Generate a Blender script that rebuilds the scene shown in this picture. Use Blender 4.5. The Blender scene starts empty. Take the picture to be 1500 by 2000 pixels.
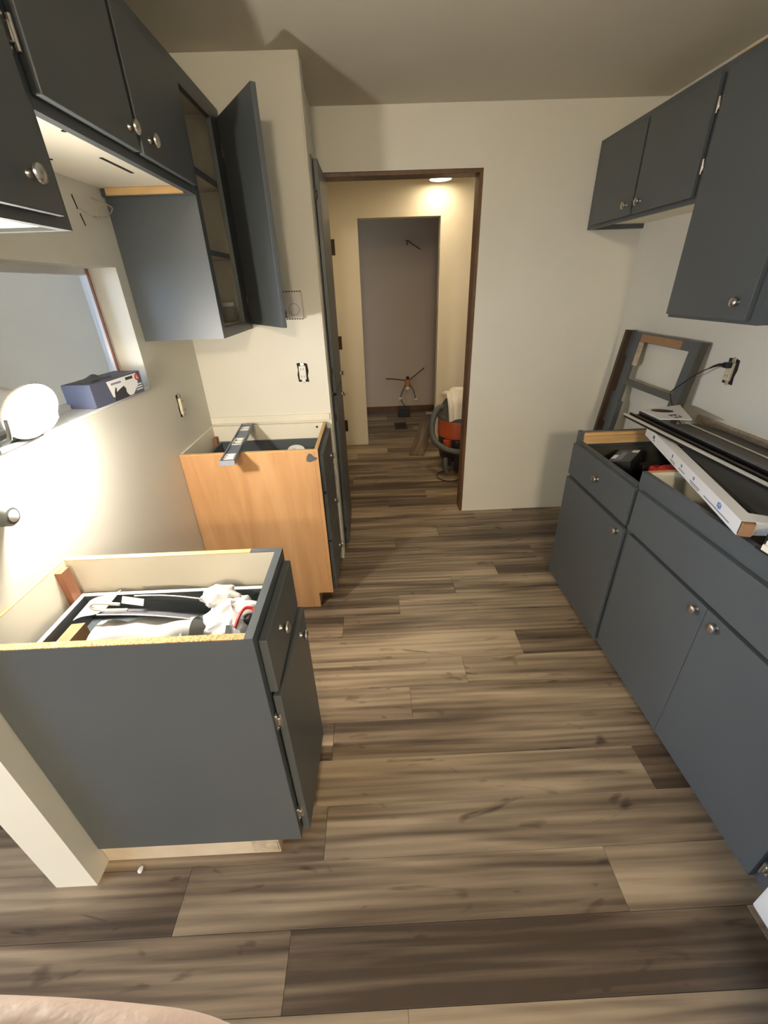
import bpy, bmesh, math, random
from mathutils import Matrix, Vector, Euler
random.seed(7)
D = bpy.data
SC = bpy.context.scene
COL = SC.collection
PI = math.pi

# ------------------------------------------------------------------ camera
HC = 1.4914
CR = Vector((0.99901994, -0.03163615, -0.03095651))
CU = Vector((0.04227796, 0.47496805, 0.87898688))
CF = Vector((0.01310441, 0.8794342, -0.47584006))
cam_d = D.cameras.new('camera')
cam_d.sensor_fit = 'HORIZONTAL'
cam_d.sensor_width = 36.0
cam_d.lens = 815.37 * 36.0 / 1500.0
cam_d.clip_start = 0.01
cam = D.objects.new('camera', cam_d)
COL.objects.link(cam)
M = Matrix.Identity(4)
for i in range(3):
    M[i][0] = CR[i]; M[i][1] = CU[i]; M[i][2] = -CF[i]
M[0][3], M[1][3], M[2][3] = 0.0, 0.0, HC
cam.matrix_world = M
SC.camera = cam

# ------------------------------------------------------------------ world, view
SC.view_settings.view_transform = 'Standard'
SC.view_settings.look = 'None'
SC.view_settings.exposure = 0.10
SC.view_settings.gamma = 1.0
SC.view_settings.use_curve_mapping = False
W = D.worlds.new('world'); SC.world = W
W.use_nodes = True
bg = W.node_tree.nodes['Background']
bg.inputs['Color'].default_value = (0.50, 0.68, 1.0, 1)
bg.inputs['Strength'].default_value = 14.0

# lamp strengths (lamps themselves are built below, each in its own fixture)
WORK_W = 700.0
HALL_W = 42.0
HALL2_W = 120.0
ROOM_W = 330.0

# window of the side room: a portal that helps the daylight find its way in
pl = D.lights.new('window_portal', 'AREA'); pl.shape = 'RECTANGLE'; pl.size = 1.7; pl.size_y = 1.2
pl.cycles.is_portal = True
po = D.objects.new('window_portal', pl); COL.objects.link(po)
po.location = (-3.24, -0.75, 1.5); po.rotation_euler = (0, -PI / 2, 0)

# ------------------------------------------------------------------ measured layout (metres)
xL, xLf, xLf2 = -0.853, -0.2643, -0.2527
y1a, y1b, y2a = 0.6257, 0.960, 1.7284
xc, Yc, Yb, H = -0.2295, 2.1734, 2.7263, 2.268
xd0, xd1, zd = -0.206, 0.620, 2.0135
xR, xRu, zut, zub, yu1, ztb, yt = 1.5174, 1.2146, 2.1046, 1.7265, 1.8425, 1.3448, 1.3995
xRf = 0.9576
xLu, yLt, zLs, zLb, yN, zN, zLt = -0.5559, 1.720, 1.7736, 1.3347, 0.968, 1.6012, 2.1083
zw, zw0, yw, yw0 = 1.5746, 1.1738, 1.6623, 0.80
ye, xwd = 0.5725, -0.971
yH, yB = 4.296, 5.582
ZT = 0.876

# ------------------------------------------------------------------ materials
MATS = {}
def nmat(name):
    m = D.materials.new(name); m.use_nodes = True
    nt = m.node_tree
    b = nt.nodes['Principled BSDF']
    MATS[name] = m
    return m, nt, b
def N(nt, t, **kw):
    n = nt.nodes.new(t)
    for k, v in kw.items(): setattr(n, k, v)
    return n
def L(nt, a, b): nt.links.new(a, b)
def coords(nt, scale=(1, 1, 1), kind='Object'):
    tc = N(nt, 'ShaderNodeTexCoord'); mp = N(nt, 'ShaderNodeMapping')
    mp.inputs['Scale'].default_value = scale
    L(nt, tc.outputs[kind], mp.inputs['Vector'])
    return mp.outputs['Vector']
def ramp(nt, fac, stops):
    r = N(nt, 'ShaderNodeValToRGB')
    e = r.color_ramp.elements
    e[0].position, e[0].color = stops[0][0], (*stops[0][1], 1)
    e[1].position, e[1].color = stops[-1][0], (*stops[-1][1], 1)
    for p, c in stops[1:-1]:
        k = e.new(p); k.color = (*c, 1)
    L(nt, fac, r.inputs['Fac'])
    return r.outputs['Color']
def noise(nt, vec, scale, detail=3, rough=0.5, dist=0.0):
    n = N(nt, 'ShaderNodeTexNoise')
    n.inputs['Scale'].default_value = scale; n.inputs['Detail'].default_value = detail
    n.inputs['Roughness'].default_value = rough; n.inputs['Distortion'].default_value = dist
    if vec is not None: L(nt, vec, n.inputs['Vector'])
    return n.outputs['Fac']
def bump(nt, b, h, strength, dist=0.002):
    k = N(nt, 'ShaderNodeBump'); k.inputs['Strength'].default_value = strength; k.inputs['Distance'].default_value = dist
    L(nt, h, k.inputs['Height']); L(nt, k.outputs['Normal'], b.inputs['Normal'])
def math_(nt, op, a, b=None):
    n = N(nt, 'ShaderNodeMath', operation=op)
    for i, v in enumerate((a, b)):
        if v is None: continue
        if isinstance(v, (int, float)): n.inputs[i].default_value = v
        else: L(nt, v, n.inputs[i])
    return n.outputs[0]

def plain(name, col, rough=0.5, metal=0.0, var=0.06, vscale=8.0, bmp=0.0, bscale=200.0, spec=0.5):
    m, nt, b = nmat(name)
    v = coords(nt)
    f = noise(nt, v, vscale, 3)
    lo = tuple(max(0, c * (1 - var)) for c in col); hi = tuple(min(1, c * (1 + var)) for c in col)
    L(nt, ramp(nt, f, [(0.3, lo), (0.7, hi)]), b.inputs['Base Color'])
    b.inputs['Roughness'].default_value = rough; b.inputs['Metallic'].default_value = metal
    b.inputs['Specular IOR Level'].default_value = spec
    if bmp: bump(nt, b, noise(nt, v, bscale, 2), bmp)
    return m
def woody(name, stops, axis='z', scale=6.0, stretch=14.0, rough=0.55, bmp=0.15, big=0.0):
    m, nt, b = nmat(name)
    s = {'x': (1, stretch, stretch), 'y': (stretch, 1, stretch), 'z': (stretch, stretch, 1)}[axis]
    v = coords(nt, tuple(k * scale / 6.0 for k in s))
    f = noise(nt, v, 2.2, 6, 0.62, 0.7)
    L(nt, ramp(nt, f, stops), b.inputs['Base Color'])
    b.inputs['Roughness'].default_value = rough
    if bmp: bump(nt, b, f, bmp)
    return m

plain('blue_paint', (0.080, 0.091, 0.097), 0.42, var=0.05, vscale=3, bmp=0.05, bscale=60)
plain('wall_paint', (0.74, 0.715, 0.625), 0.7, var=0.025, vscale=2.5, bmp=0.08, bscale=140)
plain('ceiling_paint', (0.60, 0.565, 0.475), 0.85, var=0.03, vscale=2, bmp=0.12, bscale=160)
plain('hall_paint', (0.76, 0.70, 0.57), 0.7, var=0.02, vscale=2.5, bmp=0.05, bscale=140)
plain('bath_paint', (0.52, 0.42, 0.325), 0.7, var=0.03, vscale=2)
plain('white_enamel', (0.80, 0.80, 0.78), 0.35, var=0.01)
plain('subfloor', (0.16, 0.12, 0.09), 0.7, var=0.2)
plain('melamine', (0.80, 0.75, 0.62), 0.5, var=0.04, vscale=5)
plain('nickel', (0.62, 0.59, 0.55), 0.28, 1.0, var=0.03)
plain('steel_hinge', (0.66, 0.63, 0.58), 0.32, 1.0, var=0.05)
plain('bronze_hinge', (0.10, 0.065, 0.04), 0.45, 0.7, var=0.1)
plain('white_plastic', (0.72, 0.70, 0.66), 0.4, var=0.01)
plain('cream_plastic', (0.60, 0.53, 0.38), 0.45, var=0.03)
plain('black_plastic', (0.012, 0.012, 0.013), 0.4, var=0.1)
plain('grey_plastic', (0.09, 0.095, 0.09), 0.5, var=0.1)
plain('red_plastic', (0.55, 0.025, 0.02), 0.35, var=0.1)
plain('orange_plastic', (0.42, 0.075, 0.02), 0.42, var=0.1)
plain('copper', (0.50, 0.17, 0.06), 0.45, 0.3, var=0.15, vscale=30)
plain('dark_laminate', (0.075, 0.068, 0.056), 0.5, var=0.08, vscale=6)
plain('dark_steel', (0.035, 0.030, 0.028), 0.35, 0.6, var=0.1)
plain('bright_metal', (0.82, 0.79, 0.70), 0.38, 0.6, var=0.03)
plain('carton_white', (0.80, 0.79, 0.77), 0.55, var=0.02)
plain('paper_white', (0.74, 0.72, 0.67), 0.7, var=0.04, vscale=20)
plain('cardboard', (0.36, 0.20, 0.10), 0.8, var=0.1, vscale=20)
plain('ink_grey', (0.24, 0.25, 0.30), 0.7, var=0.02)
plain('ink_dark', (0.035, 0.035, 0.045), 0.6, var=0.02)
plain('ink_blue', (0.06, 0.16, 0.50), 0.6, var=0.02)
plain('ink_maroon', (0.045, 0.004, 0.006), 0.6, var=0.02)
plain('ink_red', (0.60, 0.03, 0.02), 0.5, var=0.02)
plain('ink_white', (0.85, 0.85, 0.85), 0.6, var=0.01)
plain('sand_sheet', (0.085, 0.085, 0.10), 0.75, var=0.1, vscale=80)
plain('cloth_white', (0.80, 0.74, 0.64), 0.9, var=0.05, vscale=15, bmp=0.3, bscale=60)
plain('level_blue', (0.13, 0.17, 0.25), 0.35, 0.4, var=0.06)
plain('vial', (0.55, 0.58, 0.45), 0.2, var=0.05)
plain('skin', (0.94, 0.70, 0.58), 0.5, var=0.12, vscale=60, bmp=0.15, bscale=400)
plain('sleeve', (0.05, 0.06, 0.08), 0.9, var=0.1)
plain('hole_dark', (0.02, 0.016, 0.012), 0.9, var=0.1)
plain('gypsum', (0.46, 0.38, 0.27), 0.9, var=0.2, vscale=40)
plain('glove_carton', (0.085, 0.095, 0.15), 0.5, var=0.03)
plain('thermo_case', (0.62, 0.585, 0.565), 0.45, var=0.01)
plain('pale_wood', (0.60, 0.50, 0.37), 0.75, var=0.08, vscale=12)
woody('birch_ply', [(0.25, (0.40, 0.20, 0.085)), (0.5, (0.52, 0.285, 0.125)), (0.78, (0.62, 0.37, 0.18))], 'z', 3.0, 10)
woody('raw_pine', [(0.25, (0.50, 0.29, 0.11)), (0.6, (0.66, 0.42, 0.18)), (0.8, (0.72, 0.50, 0.25))], 'y', 8, 12)
woody('raw_pine_x', [(0.25, (0.50, 0.29, 0.11)), (0.6, (0.66, 0.42, 0.18)), (0.8, (0.72, 0.50, 0.25))], 'x', 8, 12)
woody('brown_jamb', [(0.2, (0.055, 0.025, 0.012)), (0.55, (0.13, 0.06, 0.025)), (0.8, (0.19, 0.095, 0.04))], 'z', 8, 14, 0.45)
woody('door_wood', [(0.2, (0.11, 0.06, 0.035)), (0.8, (0.26, 0.15, 0.09))], 'z', 8, 14, 0.5)
woody('old_brown', [(0.2, (0.025, 0.018, 0.013)), (0.8, (0.085, 0.045, 0.022))], 'z', 8, 14, 0.5)
woody('red_wood', [(0.2, (0.20, 0.07, 0.035)), (0.8, (0.34, 0.15, 0.08))], 'z', 8, 14, 0.5)
# particle board edge: speckled
m, nt, b = nmat('particle_board')
v = coords(nt)
L(nt, ramp(nt, noise(nt, v, 260, 3, 0.7), [(0.36, (0.24, 0.11, 0.035)), (0.5, (0.60, 0.36, 0.14)), (0.68, (0.74, 0.52, 0.26))]), b.inputs['Base Color'])
b.inputs['Roughness'].default_value = 0.85
# clear film, glass
def glassy(name, col, rough, trans, ior=1.45, alpha=1.0):
    m, nt, b = nmat(name)
    v = coords(nt)
    L(nt, ramp(nt, noise(nt, v, 12, 2), [(0.2, tuple(c * 0.97 for c in col)), (0.8, col)]), b.inputs['Base Color'])
    b.inputs['Roughness'].default_value = rough
    b.inputs['Transmission Weight'].default_value = trans
    b.inputs['IOR'].default_value = ior
    b.inputs['Alpha'].default_value = alpha
    return m
glassy('window_glass', (0.9, 0.93, 0.95), 0.02, 1.0, 1.05)
glassy('jar_glass', (0.92, 0.92, 0.9), 0.05, 0.9, 1.2)
glassy('plastic_film', (0.82, 0.80, 0.74), 0.3, 0.35, 1.2)
def emit(name, col, s):
    m, nt, b = nmat(name)
    nt.nodes.remove(b)
    e = N(nt, 'ShaderNodeEmission'); e.inputs['Color'].default_value = (*col, 1); e.inputs['Strength'].default_value = s
    L(nt, e.outputs[0], nt.nodes['Material Output'].inputs['Surface'])
    return m

# floor planks: tone per plank from an object property, grain along the plank
m, nt, b = nmat('plank_vinyl')
tc = N(nt, 'ShaderNodeTexCoord')
oi = N(nt, 'ShaderNodeObjectInfo')
off = N(nt, 'ShaderNodeCombineXYZ')
L(nt, math_(nt, 'MULTIPLY', oi.outputs['Random'], 37.0), off.inputs['X'])
L(nt, math_(nt, 'MULTIPLY', oi.outputs['Random'], 91.0), off.inputs['Z'])
add = N(nt, 'ShaderNodeVectorMath', operation='ADD')
L(nt, tc.outputs['Object'], add.inputs[0]); L(nt, off.outputs[0], add.inputs[1])
def stretched(sx, sy):
    mp = N(nt, 'ShaderNodeMapping'); mp.inputs['Scale'].default_value = (sx, sy, 1)
    L(nt, add.outputs[0], mp.inputs['Vector']); return mp.outputs['Vector']
band = noise(nt, stretched(0.8, 9.0), 1.0, 2, 0.5, 0.9)          # broad light and dark bands inside one board
grain = noise(nt, stretched(1.6, 48.0), 1.0, 4, 0.6, 0.35)        # fine streaks
wv = N(nt, 'ShaderNodeTexWave', wave_type='BANDS', bands_direction='Y')
wv.inputs['Scale'].default_value = 1.6; wv.inputs['Distortion'].default_value = 5.0
wv.inputs['Detail'].default_value = 1.0; wv.inputs['Detail Scale'].default_value = 0.8
L(nt, stretched(1.0, 7.0), wv.inputs['Vector'])                    # cathedral figure
kn = noise(nt, stretched(4.5, 14.0), 1.0, 2, 0.5, 1.4)             # knots and dark marks
at = N(nt, 'ShaderNodeAttribute', attribute_type='OBJECT', attribute_name='tone')
f = math_(nt, 'ADD', at.outputs['Fac'], math_(nt, 'MULTIPLY', math_(nt, 'SUBTRACT', band, 0.5), 2.1))
f = math_(nt, 'ADD', f, math_(nt, 'MULTIPLY', math_(nt, 'SUBTRACT', grain, 0.5), 0.85))
f = math_(nt, 'ADD', f, math_(nt, 'MULTIPLY', math_(nt, 'SUBTRACT', wv.outputs['Fac'], 0.5), 0.16))
k2 = math_(nt, 'MAXIMUM', math_(nt, 'SUBTRACT', kn, 0.63), 0.0)
f = math_(nt, 'SUBTRACT', f, math_(nt, 'MULTIPLY', k2, 3.2))
L(nt, ramp(nt, f, [(0.0, (0.060, 0.042, 0.028)), (0.3, (0.135, 0.097, 0.065)), (0.6, (0.250, 0.190, 0.128)), (1.0, (0.43, 0.335, 0.225))]), b.inputs['Base Color'])
b.inputs['Roughness'].default_value = 0.40
bump(nt, b, grain, 0.12, 0.001)

# ------------------------------------------------------------------ mesh helpers
class MB:
    def __init__(s): s.bm = bmesh.new()
    def _xf(s, verts, mat):
        if mat is not None: bmesh.ops.transform(s.bm, matrix=mat, verts=verts)
    def box(s, x0, x1, y0, y1, z0, z1, bev=0.0, mat=None, seg=1):
        r = bmesh.ops.create_cube(s.bm, size=1.0)
        vs = r['verts']
        bmesh.ops.transform(s.bm, verts=vs, matrix=Matrix.Translation(((x0 + x1) / 2, (y0 + y1) / 2, (z0 + z1) / 2)) @ Matrix.Diagonal((x1 - x0, y1 - y0, z1 - z0, 1)))
        if bev:
            es = list({e for v in vs for e in v.link_edges})
            q = bmesh.ops.bevel(s.bm, geom=es, offset=bev, segments=seg, affect='EDGES', profile=0.6)
            vs = list({v for f_ in q['faces'] for v in f_.verts} | {v for v in vs if v.is_valid})
        s._xf(vs, mat)
        return s
    def cyl(s, p, q, r, r2=None, n=16, cap=True):
        p, q = Vector(p), Vector(q); d = q - p
        k = bmesh.ops.create_cone(s.bm, cap_ends=cap, segments=n, radius1=r, radius2=r if r2 is None else r2, depth=d.length)
        rot = d.to_track_quat('Z', 'Y').to_matrix().to_4x4()
        bmesh.ops.transform(s.bm, verts=k['verts'], matrix=Matrix.Translation((p + q) / 2) @ rot)
        return s
    def sphere(s, c, r, sc=(1, 1, 1), n=16, mat=None):
        k = bmesh.ops.create_uvsphere(s.bm, u_segments=n, v_segments=max(6, n // 2), radius=r)
        bmesh.ops.transform(s.bm, verts=k['verts'], matrix=Matrix.Translation(c) @ (mat or Matrix.Identity(4)) @ Matrix.Diagonal((*sc, 1)))
        return s
    def lathe(s, prof, o, axis, n=20):
        o = Vector(o); a = Vector(axis).normalized(); rot = a.to_track_quat('Z', 'Y').to_matrix()
        rings = []
        for (r, h) in prof:
            if r < 1e-6: rings.append([s.bm.verts.new(o + a * h)])
            else: rings.append([s.bm.verts.new(o + rot @ Vector((r * math.cos(2 * PI * i / n), r * math.sin(2 * PI * i / n), h))) for i in range(n)])
        for A, B in zip(rings, rings[1:]):
            for i in range(n):
                j = (i + 1) % n
                if len(A) == 1 and len(B) == 1: continue
                if len(A) == 1: s.bm.faces.new((A[0], B[i], B[j]))
                elif len(B) == 1: s.bm.faces.new((A[i], B[0], A[j]))
                else: s.bm.faces.new((A[i], B[i], B[j], A[j]))
        return s
    def tube(s, pts, r, n=8, closed=False):
        pts = [Vector(p) for p in pts]; rings = []
        up = Vector((0, 0, 1)); last = None
        for i, p in enumerate(pts):
            a = pts[i - 1] if (i > 0 or closed) else pts[i]
            c = pts[(i + 1) % len(pts)] if (i < len(pts) - 1 or closed) else pts[i]
            t = (c - a).normalized()
            if last is None:
                nrm = t.cross(up)
                if nrm.length < 1e-3: nrm = t.cross(Vector((1, 0, 0)))
            else:
                nrm = last - t * last.dot(t)
            nrm.normalize(); last = nrm
            bi = t.cross(nrm)
            rr = r(i / max(1, len(pts) - 1)) if callable(r) else r
            rings.append([s.bm.verts.new(p + (nrm * math.cos(2 * PI * k / n) + bi * math.sin(2 * PI * k / n)) * rr) for k in range(n)])
        m_ = len(rings)
        for i in range(m_ if closed else m_ - 1):
            A, B = rings[i], rings[(i + 1) % m_]
            for k in range(n):
                s.bm.faces.new((A[k], A[(k + 1) % n], B[(k + 1) % n], B[k]))
        if not closed:
            s.bm.faces.new(list(reversed(rings[0]))); s.bm.faces.new(rings[-1])
        return s
    def prism(s, pts, o, ex, ey, ez, d):
        """polygon pts (2-D) in plane o + a*ex + b*ey, extruded by d along ez"""
        o, ex, ey, ez = Vector(o), Vector(ex), Vector(ey), Vector(ez)
        A = [s.bm.verts.new(o + ex * a + ey * b_) for a, b_ in pts]
        B = [s.bm.verts.new(v.co + ez * d) for v in A]
        n = len(A)
        s.bm.faces.new(A); s.bm.faces.new(list(reversed(B)))
        for i in range(n): s.bm.faces.new((A[i], B[i], B[(i + 1) % n], A[(i + 1) % n]))
        return s
    def hexa(s, c):
        """box from eight corners: bottom ring then top ring"""
        v = [s.bm.verts.new(p) for p in c]
        for f_ in ((0, 3, 2, 1), (4, 5, 6, 7), (0, 1, 5, 4), (1, 2, 6, 5), (2, 3, 7, 6), (3, 0, 4, 7)): s.bm.faces.new([v[i] for i in f_])
        return s
    def grid(s, nu, nv, fn, thick=0.0):
        def layer(dz):
            return [[s.bm.verts.new(fn(i / nu, j / nv, dz)) for j in range(nv + 1)] for i in range(nu + 1)]
        A = layer(0.0)
        for i in range(nu):
            for j in range(nv): s.bm.faces.new((A[i][j], A[i + 1][j], A[i + 1][j + 1], A[i][j + 1]))
        if thick:
            B = layer(-thick)
            for i in range(nu):
                for j in range(nv): s.bm.faces.new((B[i][j], B[i][j + 1], B[i + 1][j + 1], B[i + 1][j]))
            for i in range(nu):
                s.bm.faces.new((A[i][0], B[i][0], B[i + 1][0], A[i + 1][0])); s.bm.faces.new((A[i + 1][nv], B[i + 1][nv], B[i][nv], A[i][nv]))
            for j in range(nv):
                s.bm.faces.new((A[0][j + 1], B[0][j + 1], B[0][j], A[0][j])); s.bm.faces.new((A[nu][j], B[nu][j], B[nu][j + 1], A[nu][j + 1]))
        return s
    def build(s, name, mat, parent=None, smooth=False, xf=None):
        bmesh.ops.recalc_face_normals(s.bm, faces=s.bm.faces)
        me = D.meshes.new(name)
        if xf is not None: bmesh.ops.transform(s.bm, matrix=xf, verts=s.bm.verts)
        if parent is not None:
            r = parent
            while r.parent is not None: r = r.parent
            bmesh.ops.transform(s.bm, matrix=r.matrix_basis.inverted(), verts=s.bm.verts)
        s.bm.to_mesh(me); s.bm.free()
        if smooth:
            for p in me.polygons: p.use_smooth = True
            try: me.set_sharp_from_angle(angle=math.radians(40))
            except Exception: pass
        me.materials.append(MATS[mat] if isinstance(mat, str) else mat)
        o = D.objects.new(name, me); COL.objects.link(o)
        if parent is not None: o.parent = parent
        return o

def tag(o, label=None, cat=None, group=None, kind=None):
    if label: o['label'] = label
    if cat: o['category'] = cat
    if group: o['group'] = group
    if kind: o['kind'] = kind
    return o
def thing(name, label, cat, loc=(0, 0, 0), rot=(0, 0, 0), group=None):
    o = D.objects.new(name, None); COL.objects.link(o)
    o.empty_display_size = 0.05
    o.location = loc; o.rotation_euler = rot
    o.matrix_basis = Matrix.Translation(loc) @ Euler(rot).to_matrix().to_4x4()
    return tag(o, label, cat, group)
def rename_origin(o):
    """put a single-mesh thing's origin at the bottom centre of its mesh"""
    bb = [Vector(c) for c in o.bound_box]
    c = sum(bb, Vector()) / 8; c.z = min(v.z for v in bb)
    o.data.transform(Matrix.Translation(-c)); o.location = c
    return o
def solo(mb, name, mat, label, cat, group=None, smooth=False):
    o = mb.build(name, mat, None, smooth); rename_origin(o)
    return tag(o, label, cat, group)
def struct(mb, name, mat, parent=None, label=None):
    o = mb.build(name, mat, parent)
    if parent is None: tag(o, label, None, None, 'structure')
    return o

# ------------------------------------------------------------------ setting: floor
fl = MB().box(-3.3, 1.75, -3.1, 5.75, -0.05, -0.0065).build('floor', 'subfloor')
tag(fl, 'grey brown wood plank floor running through kitchen and hall', None, None, 'structure')
PW, PLEN = 0.1485, 1.22
pm = MB()
pm.box(0.0004, PLEN - 0.0004, 0.0004, PW - 0.0004, -0.006, 0.0, 0.0007)
plank0 = pm.build('plank', 'plank_vinyl')
plank_mesh = plank0.data
D.objects.remove(plank0)
# seam position of each row, far edge y = 0.9 + k * PW, read off the photograph
JO = {-5: 0.32, -4: 0.02, -3: -0.277, -2: -0.593, -1: -0.340 - 0.253, 0: -0.34, 1: -0.205, 2: 0.10, 3: 0.35, 4: -0.585, 5: -0.20, 6: 0.09, 7: 0.405, 8: 0.68, 9: -0.26, 10: 0.10, 11: 0.40, 12: 0.70}
JO[-2] = -0.593; JO[-1] = -0.206; JO[0] = -0.34
TN = {(-4, 0): 0.42, (-3, 0): 0.30, (-3, -1): 0.42, (-2, 0): 0.62, (-2, -1): 0.55, (-1, 0): 0.62, (-1, -1): 0.48, (0, 0): 0.70, (0, 1): 0.32, (1, 0): 0.48, (1, -1): 0.42,
      (2, 0): 0.58, (2, -1): 0.56, (3, 0): 0.50, (3, -1): 0.60, (4, 0): 0.72, (4, 1): 0.30, (5, 0): 0.40, (5, -1): 0.42, (6, 0): 0.60, (6, -1): 0.36, (7, 0): 0.55, (7, -1): 0.32,
      (8, -1): 0.62, (8, 0): 0.30, (9, 0): 0.45, (10, 0): 0.42, (10, -1): 0.46, (11, 0): 0.34, (11, -1): 0.50, (12, 0): 0.45, (12, -1): 0.5}
rs = random.Random(5)
for k in range(-10, 32):
    y = 0.9 + (k - 1) * PW
    j = JO.get(k, ((k * 0.31) % 1.22) - 0.6)
    for q in range(-2, 3):
        x = j + q * PLEN
        if x > 1.7 or x + PLEN < -1.6: continue
        if k >= 14 and x + PLEN < -0.95: continue
        p = D.objects.new('plank', plank_mesh); COL.objects.link(p); p.parent = fl
        p.location = (x, y, 0)
        p['tone'] = TN.get((k, q), rs.uniform(0.30, 0.66))

# ------------------------------------------------------------------ setting: walls and ceiling
struct(MB().box(-3.4, 1.75, -3.2, 5.8, H, H + 0.1), 'ceiling', 'ceiling_paint')
def wall_hole(name, mat, axis, a0, a1, u0, u1, hu0, hu1, hz0, hz1, ztop=None):
    """wall slab with one rectangular opening; axis = thickness axis"""
    zt = H if ztop is None else ztop
    mb = MB()
    def bx(ua, ub, za, zb):
        if ub - ua < 1e-4 or zb - za < 1e-4: return
        if axis == 'x': mb.box(a0, a1, ua, ub, za, zb)
        else: mb.box(ua, ub, a0, a1, za, zb)
    bx(u0, hu0, 0, zt); bx(hu1, u1, 0, zt); bx(hu0, hu1, hz1, zt); bx(hu0, hu1, 0, hz0)
    bmesh.ops.remove_doubles(mb.bm, verts=mb.bm.verts, dist=1e-5)
    return struct(mb, name, mat)
wl = wall_hole('wall_left', 'wall_paint', 'x', xwd, xL, ye, Yb + 0.115, yw0, yw, zw0, zw)
tag(wl, 'cream wall with the pass-through window above the stove gap')
struct(MB().box(xL, xc, Yc, Yc + 0.10, 0, H), 'wall_alcove', 'wall_paint', None, 'cream wall stub closing the cabinet alcove, with thermostat')
struct(MB().box(xL, xc - 0.02, Yc + 0.10, Yb, 2.03, H), 'wall_alcove_bulkhead', 'wall_paint')
wb = wall_hole('wall_back', 'wall_paint', 'y', Yb, Yb + 0.115, xL, xR + 0.1, xd0 - 0.018, xd1, 0, zd)
tag(wb, 'cream wall with the doorway to the hall')
struct(MB().box(xR, xR + 0.1, -0.42, Yb, 0, H), 'wall_right', 'wall_paint', None, 'cream wall behind the sink run')
struct(MB().box(0.50, xR + 0.1, -0.52, -0.42, 0, H), 'wall_shade_return', 'wall_paint')  # unseen wall, added so its edge shades the floor along the sink run
wf = wall_hole('wall_hall_far', 'hall_paint', 'y', yH, yH + 0.11, -0.62, 1.70, -0.077, 0.635, 0, 2.002)
tag(wf, 'warm lit hall wall with an open bathroom doorway')
struct(MB().box(-0.62, -0.31, Yb + 0.115, yH, 0, H), 'wall_hall_left', 'hall_paint')
struct(MB().box(1.60, 1.70, Yb + 0.115, yB, 0, H), 'wall_hall_right', 'hall_paint')
struct(MB().box(-0.95, 1.70, yB, yB + 0.1, 0, H), 'wall_bath_back', 'bath_paint', None, 'dim grey bathroom wall with capped plumbing')
struct(MB().box(-1.05, -0.95, yH, yB, 0, H), 'wall_bath_left', 'bath_paint')
struct(MB().box(-0.945, 1.595, yB - 0.014, yB, 0, 0.075), 'baseboard_bath', 'brown_jamb')
# side room that the stub wall opens to
wall_hole('wall_side_room', 'wall_paint', 'x', -3.3, -3.2, -3.0, Yb + 0.115, -1.6, 0.1, 0.9, 2.1)
struct(MB().box(-3.2, xwd, Yb, Yb + 0.115, 0, H), 'wall_side_room_far', 'wall_paint')
struct(MB().box(-3.3, xR + 0.1, -3.1, -3.0, 0, H), 'wall_rear', 'wall_paint')
struct(MB().box(xR, xR + 0.1, -3.0, -0.52, 0, H), 'wall_rear_side', 'wall_paint')
w2 = struct(MB().box(-3.26, -3.24, -0.77, -0.73, 0.9, 2.1).box(-3.26, -3.24, -1.6, 0.1, 1.48, 1.52), 'window_2', 'white_enamel')

# doorway lining
tj = MB().box(xd1 - 0.018, xd1 - 0.001, Yb + 0.004, Yb + 0.112, 0, zd - 0.001, 0.001)
tr = struct(tj, 'trim_1', 'brown_jamb', None, 'dark brown wooden lining of the hall doorway')
MB().box(xd0 - 0.017, xd0, Yb + 0.004, Yb + 0.112, 0, zd - 0.001, 0.001).build('jamb', 'brown_jamb', tr)
MB().box(xd0, xd1 - 0.018, Yb + 0.004, Yb + 0.112, zd - 0.019, zd - 0.001, 0.001).build('header', 'brown_jamb', tr)
# ragged plaster edge round the bathroom opening
te = MB()
for i in range(6):
    z = 0.4 + i * 0.27; te.box(0.628, 0.634, yH - 0.004, yH + 0.02, z, z + rs.uniform(0.02, 0.07))
struct(te, 'trim_2', 'gypsum')
# strip of trim along the alcove wall above the unfinished cabinet
struct(MB().box(xL + 0.002, xc - 0.004, Yc - 0.011, Yc, 0.884, 0.918, 0.002), 'trim_3', 'melamine')
# corner strip of the stub wall beside the pantry
struct(MB().box(xc - 0.003, xc + 0.004, Yc - 0.003, Yc + 0.09, 0, H - 0.002, 0.001), 'trim_4', 'wall_paint')

# pass-through window in the stub wall
wn = struct(MB().box(xwd + 0.002, xwd + 0.03, yw - 0.025, yw, zw0, zw).box(xwd + 0.002, xwd + 0.03, yw0, yw0 + 0.025, zw0, zw)
            .box(xwd + 0.002, xwd + 0.03, yw0 + 0.025, yw - 0.025, zw - 0.02, zw).box(xwd + 0.002, xwd + 0.03, yw0 + 0.025, yw - 0.025, zw0, zw0 + 0.025), 'window_1', 'white_enamel', None, 'bluish window with white reveal and thin reddish stop above the stove gap')
MB().box(xwd + 0.012, xwd + 0.016, yw0 + 0.02, yw - 0.02, zw0 + 0.02, zw - 0.015).build('pane', 'window_glass', wn)
MB().box(xwd + 0.0301, xwd + 0.036, yw - 0.030, yw - 0.021, zw0 + 0.012, zw - 0.002).build('stop', 'red_wood', wn)
MB().box(xwd + 0.03, xL - 0.002, yw0 + 0.002, yw - 0.002, zw0, zw0 + 0.010, 0.001).build('sill', 'white_enamel', wn)

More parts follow.
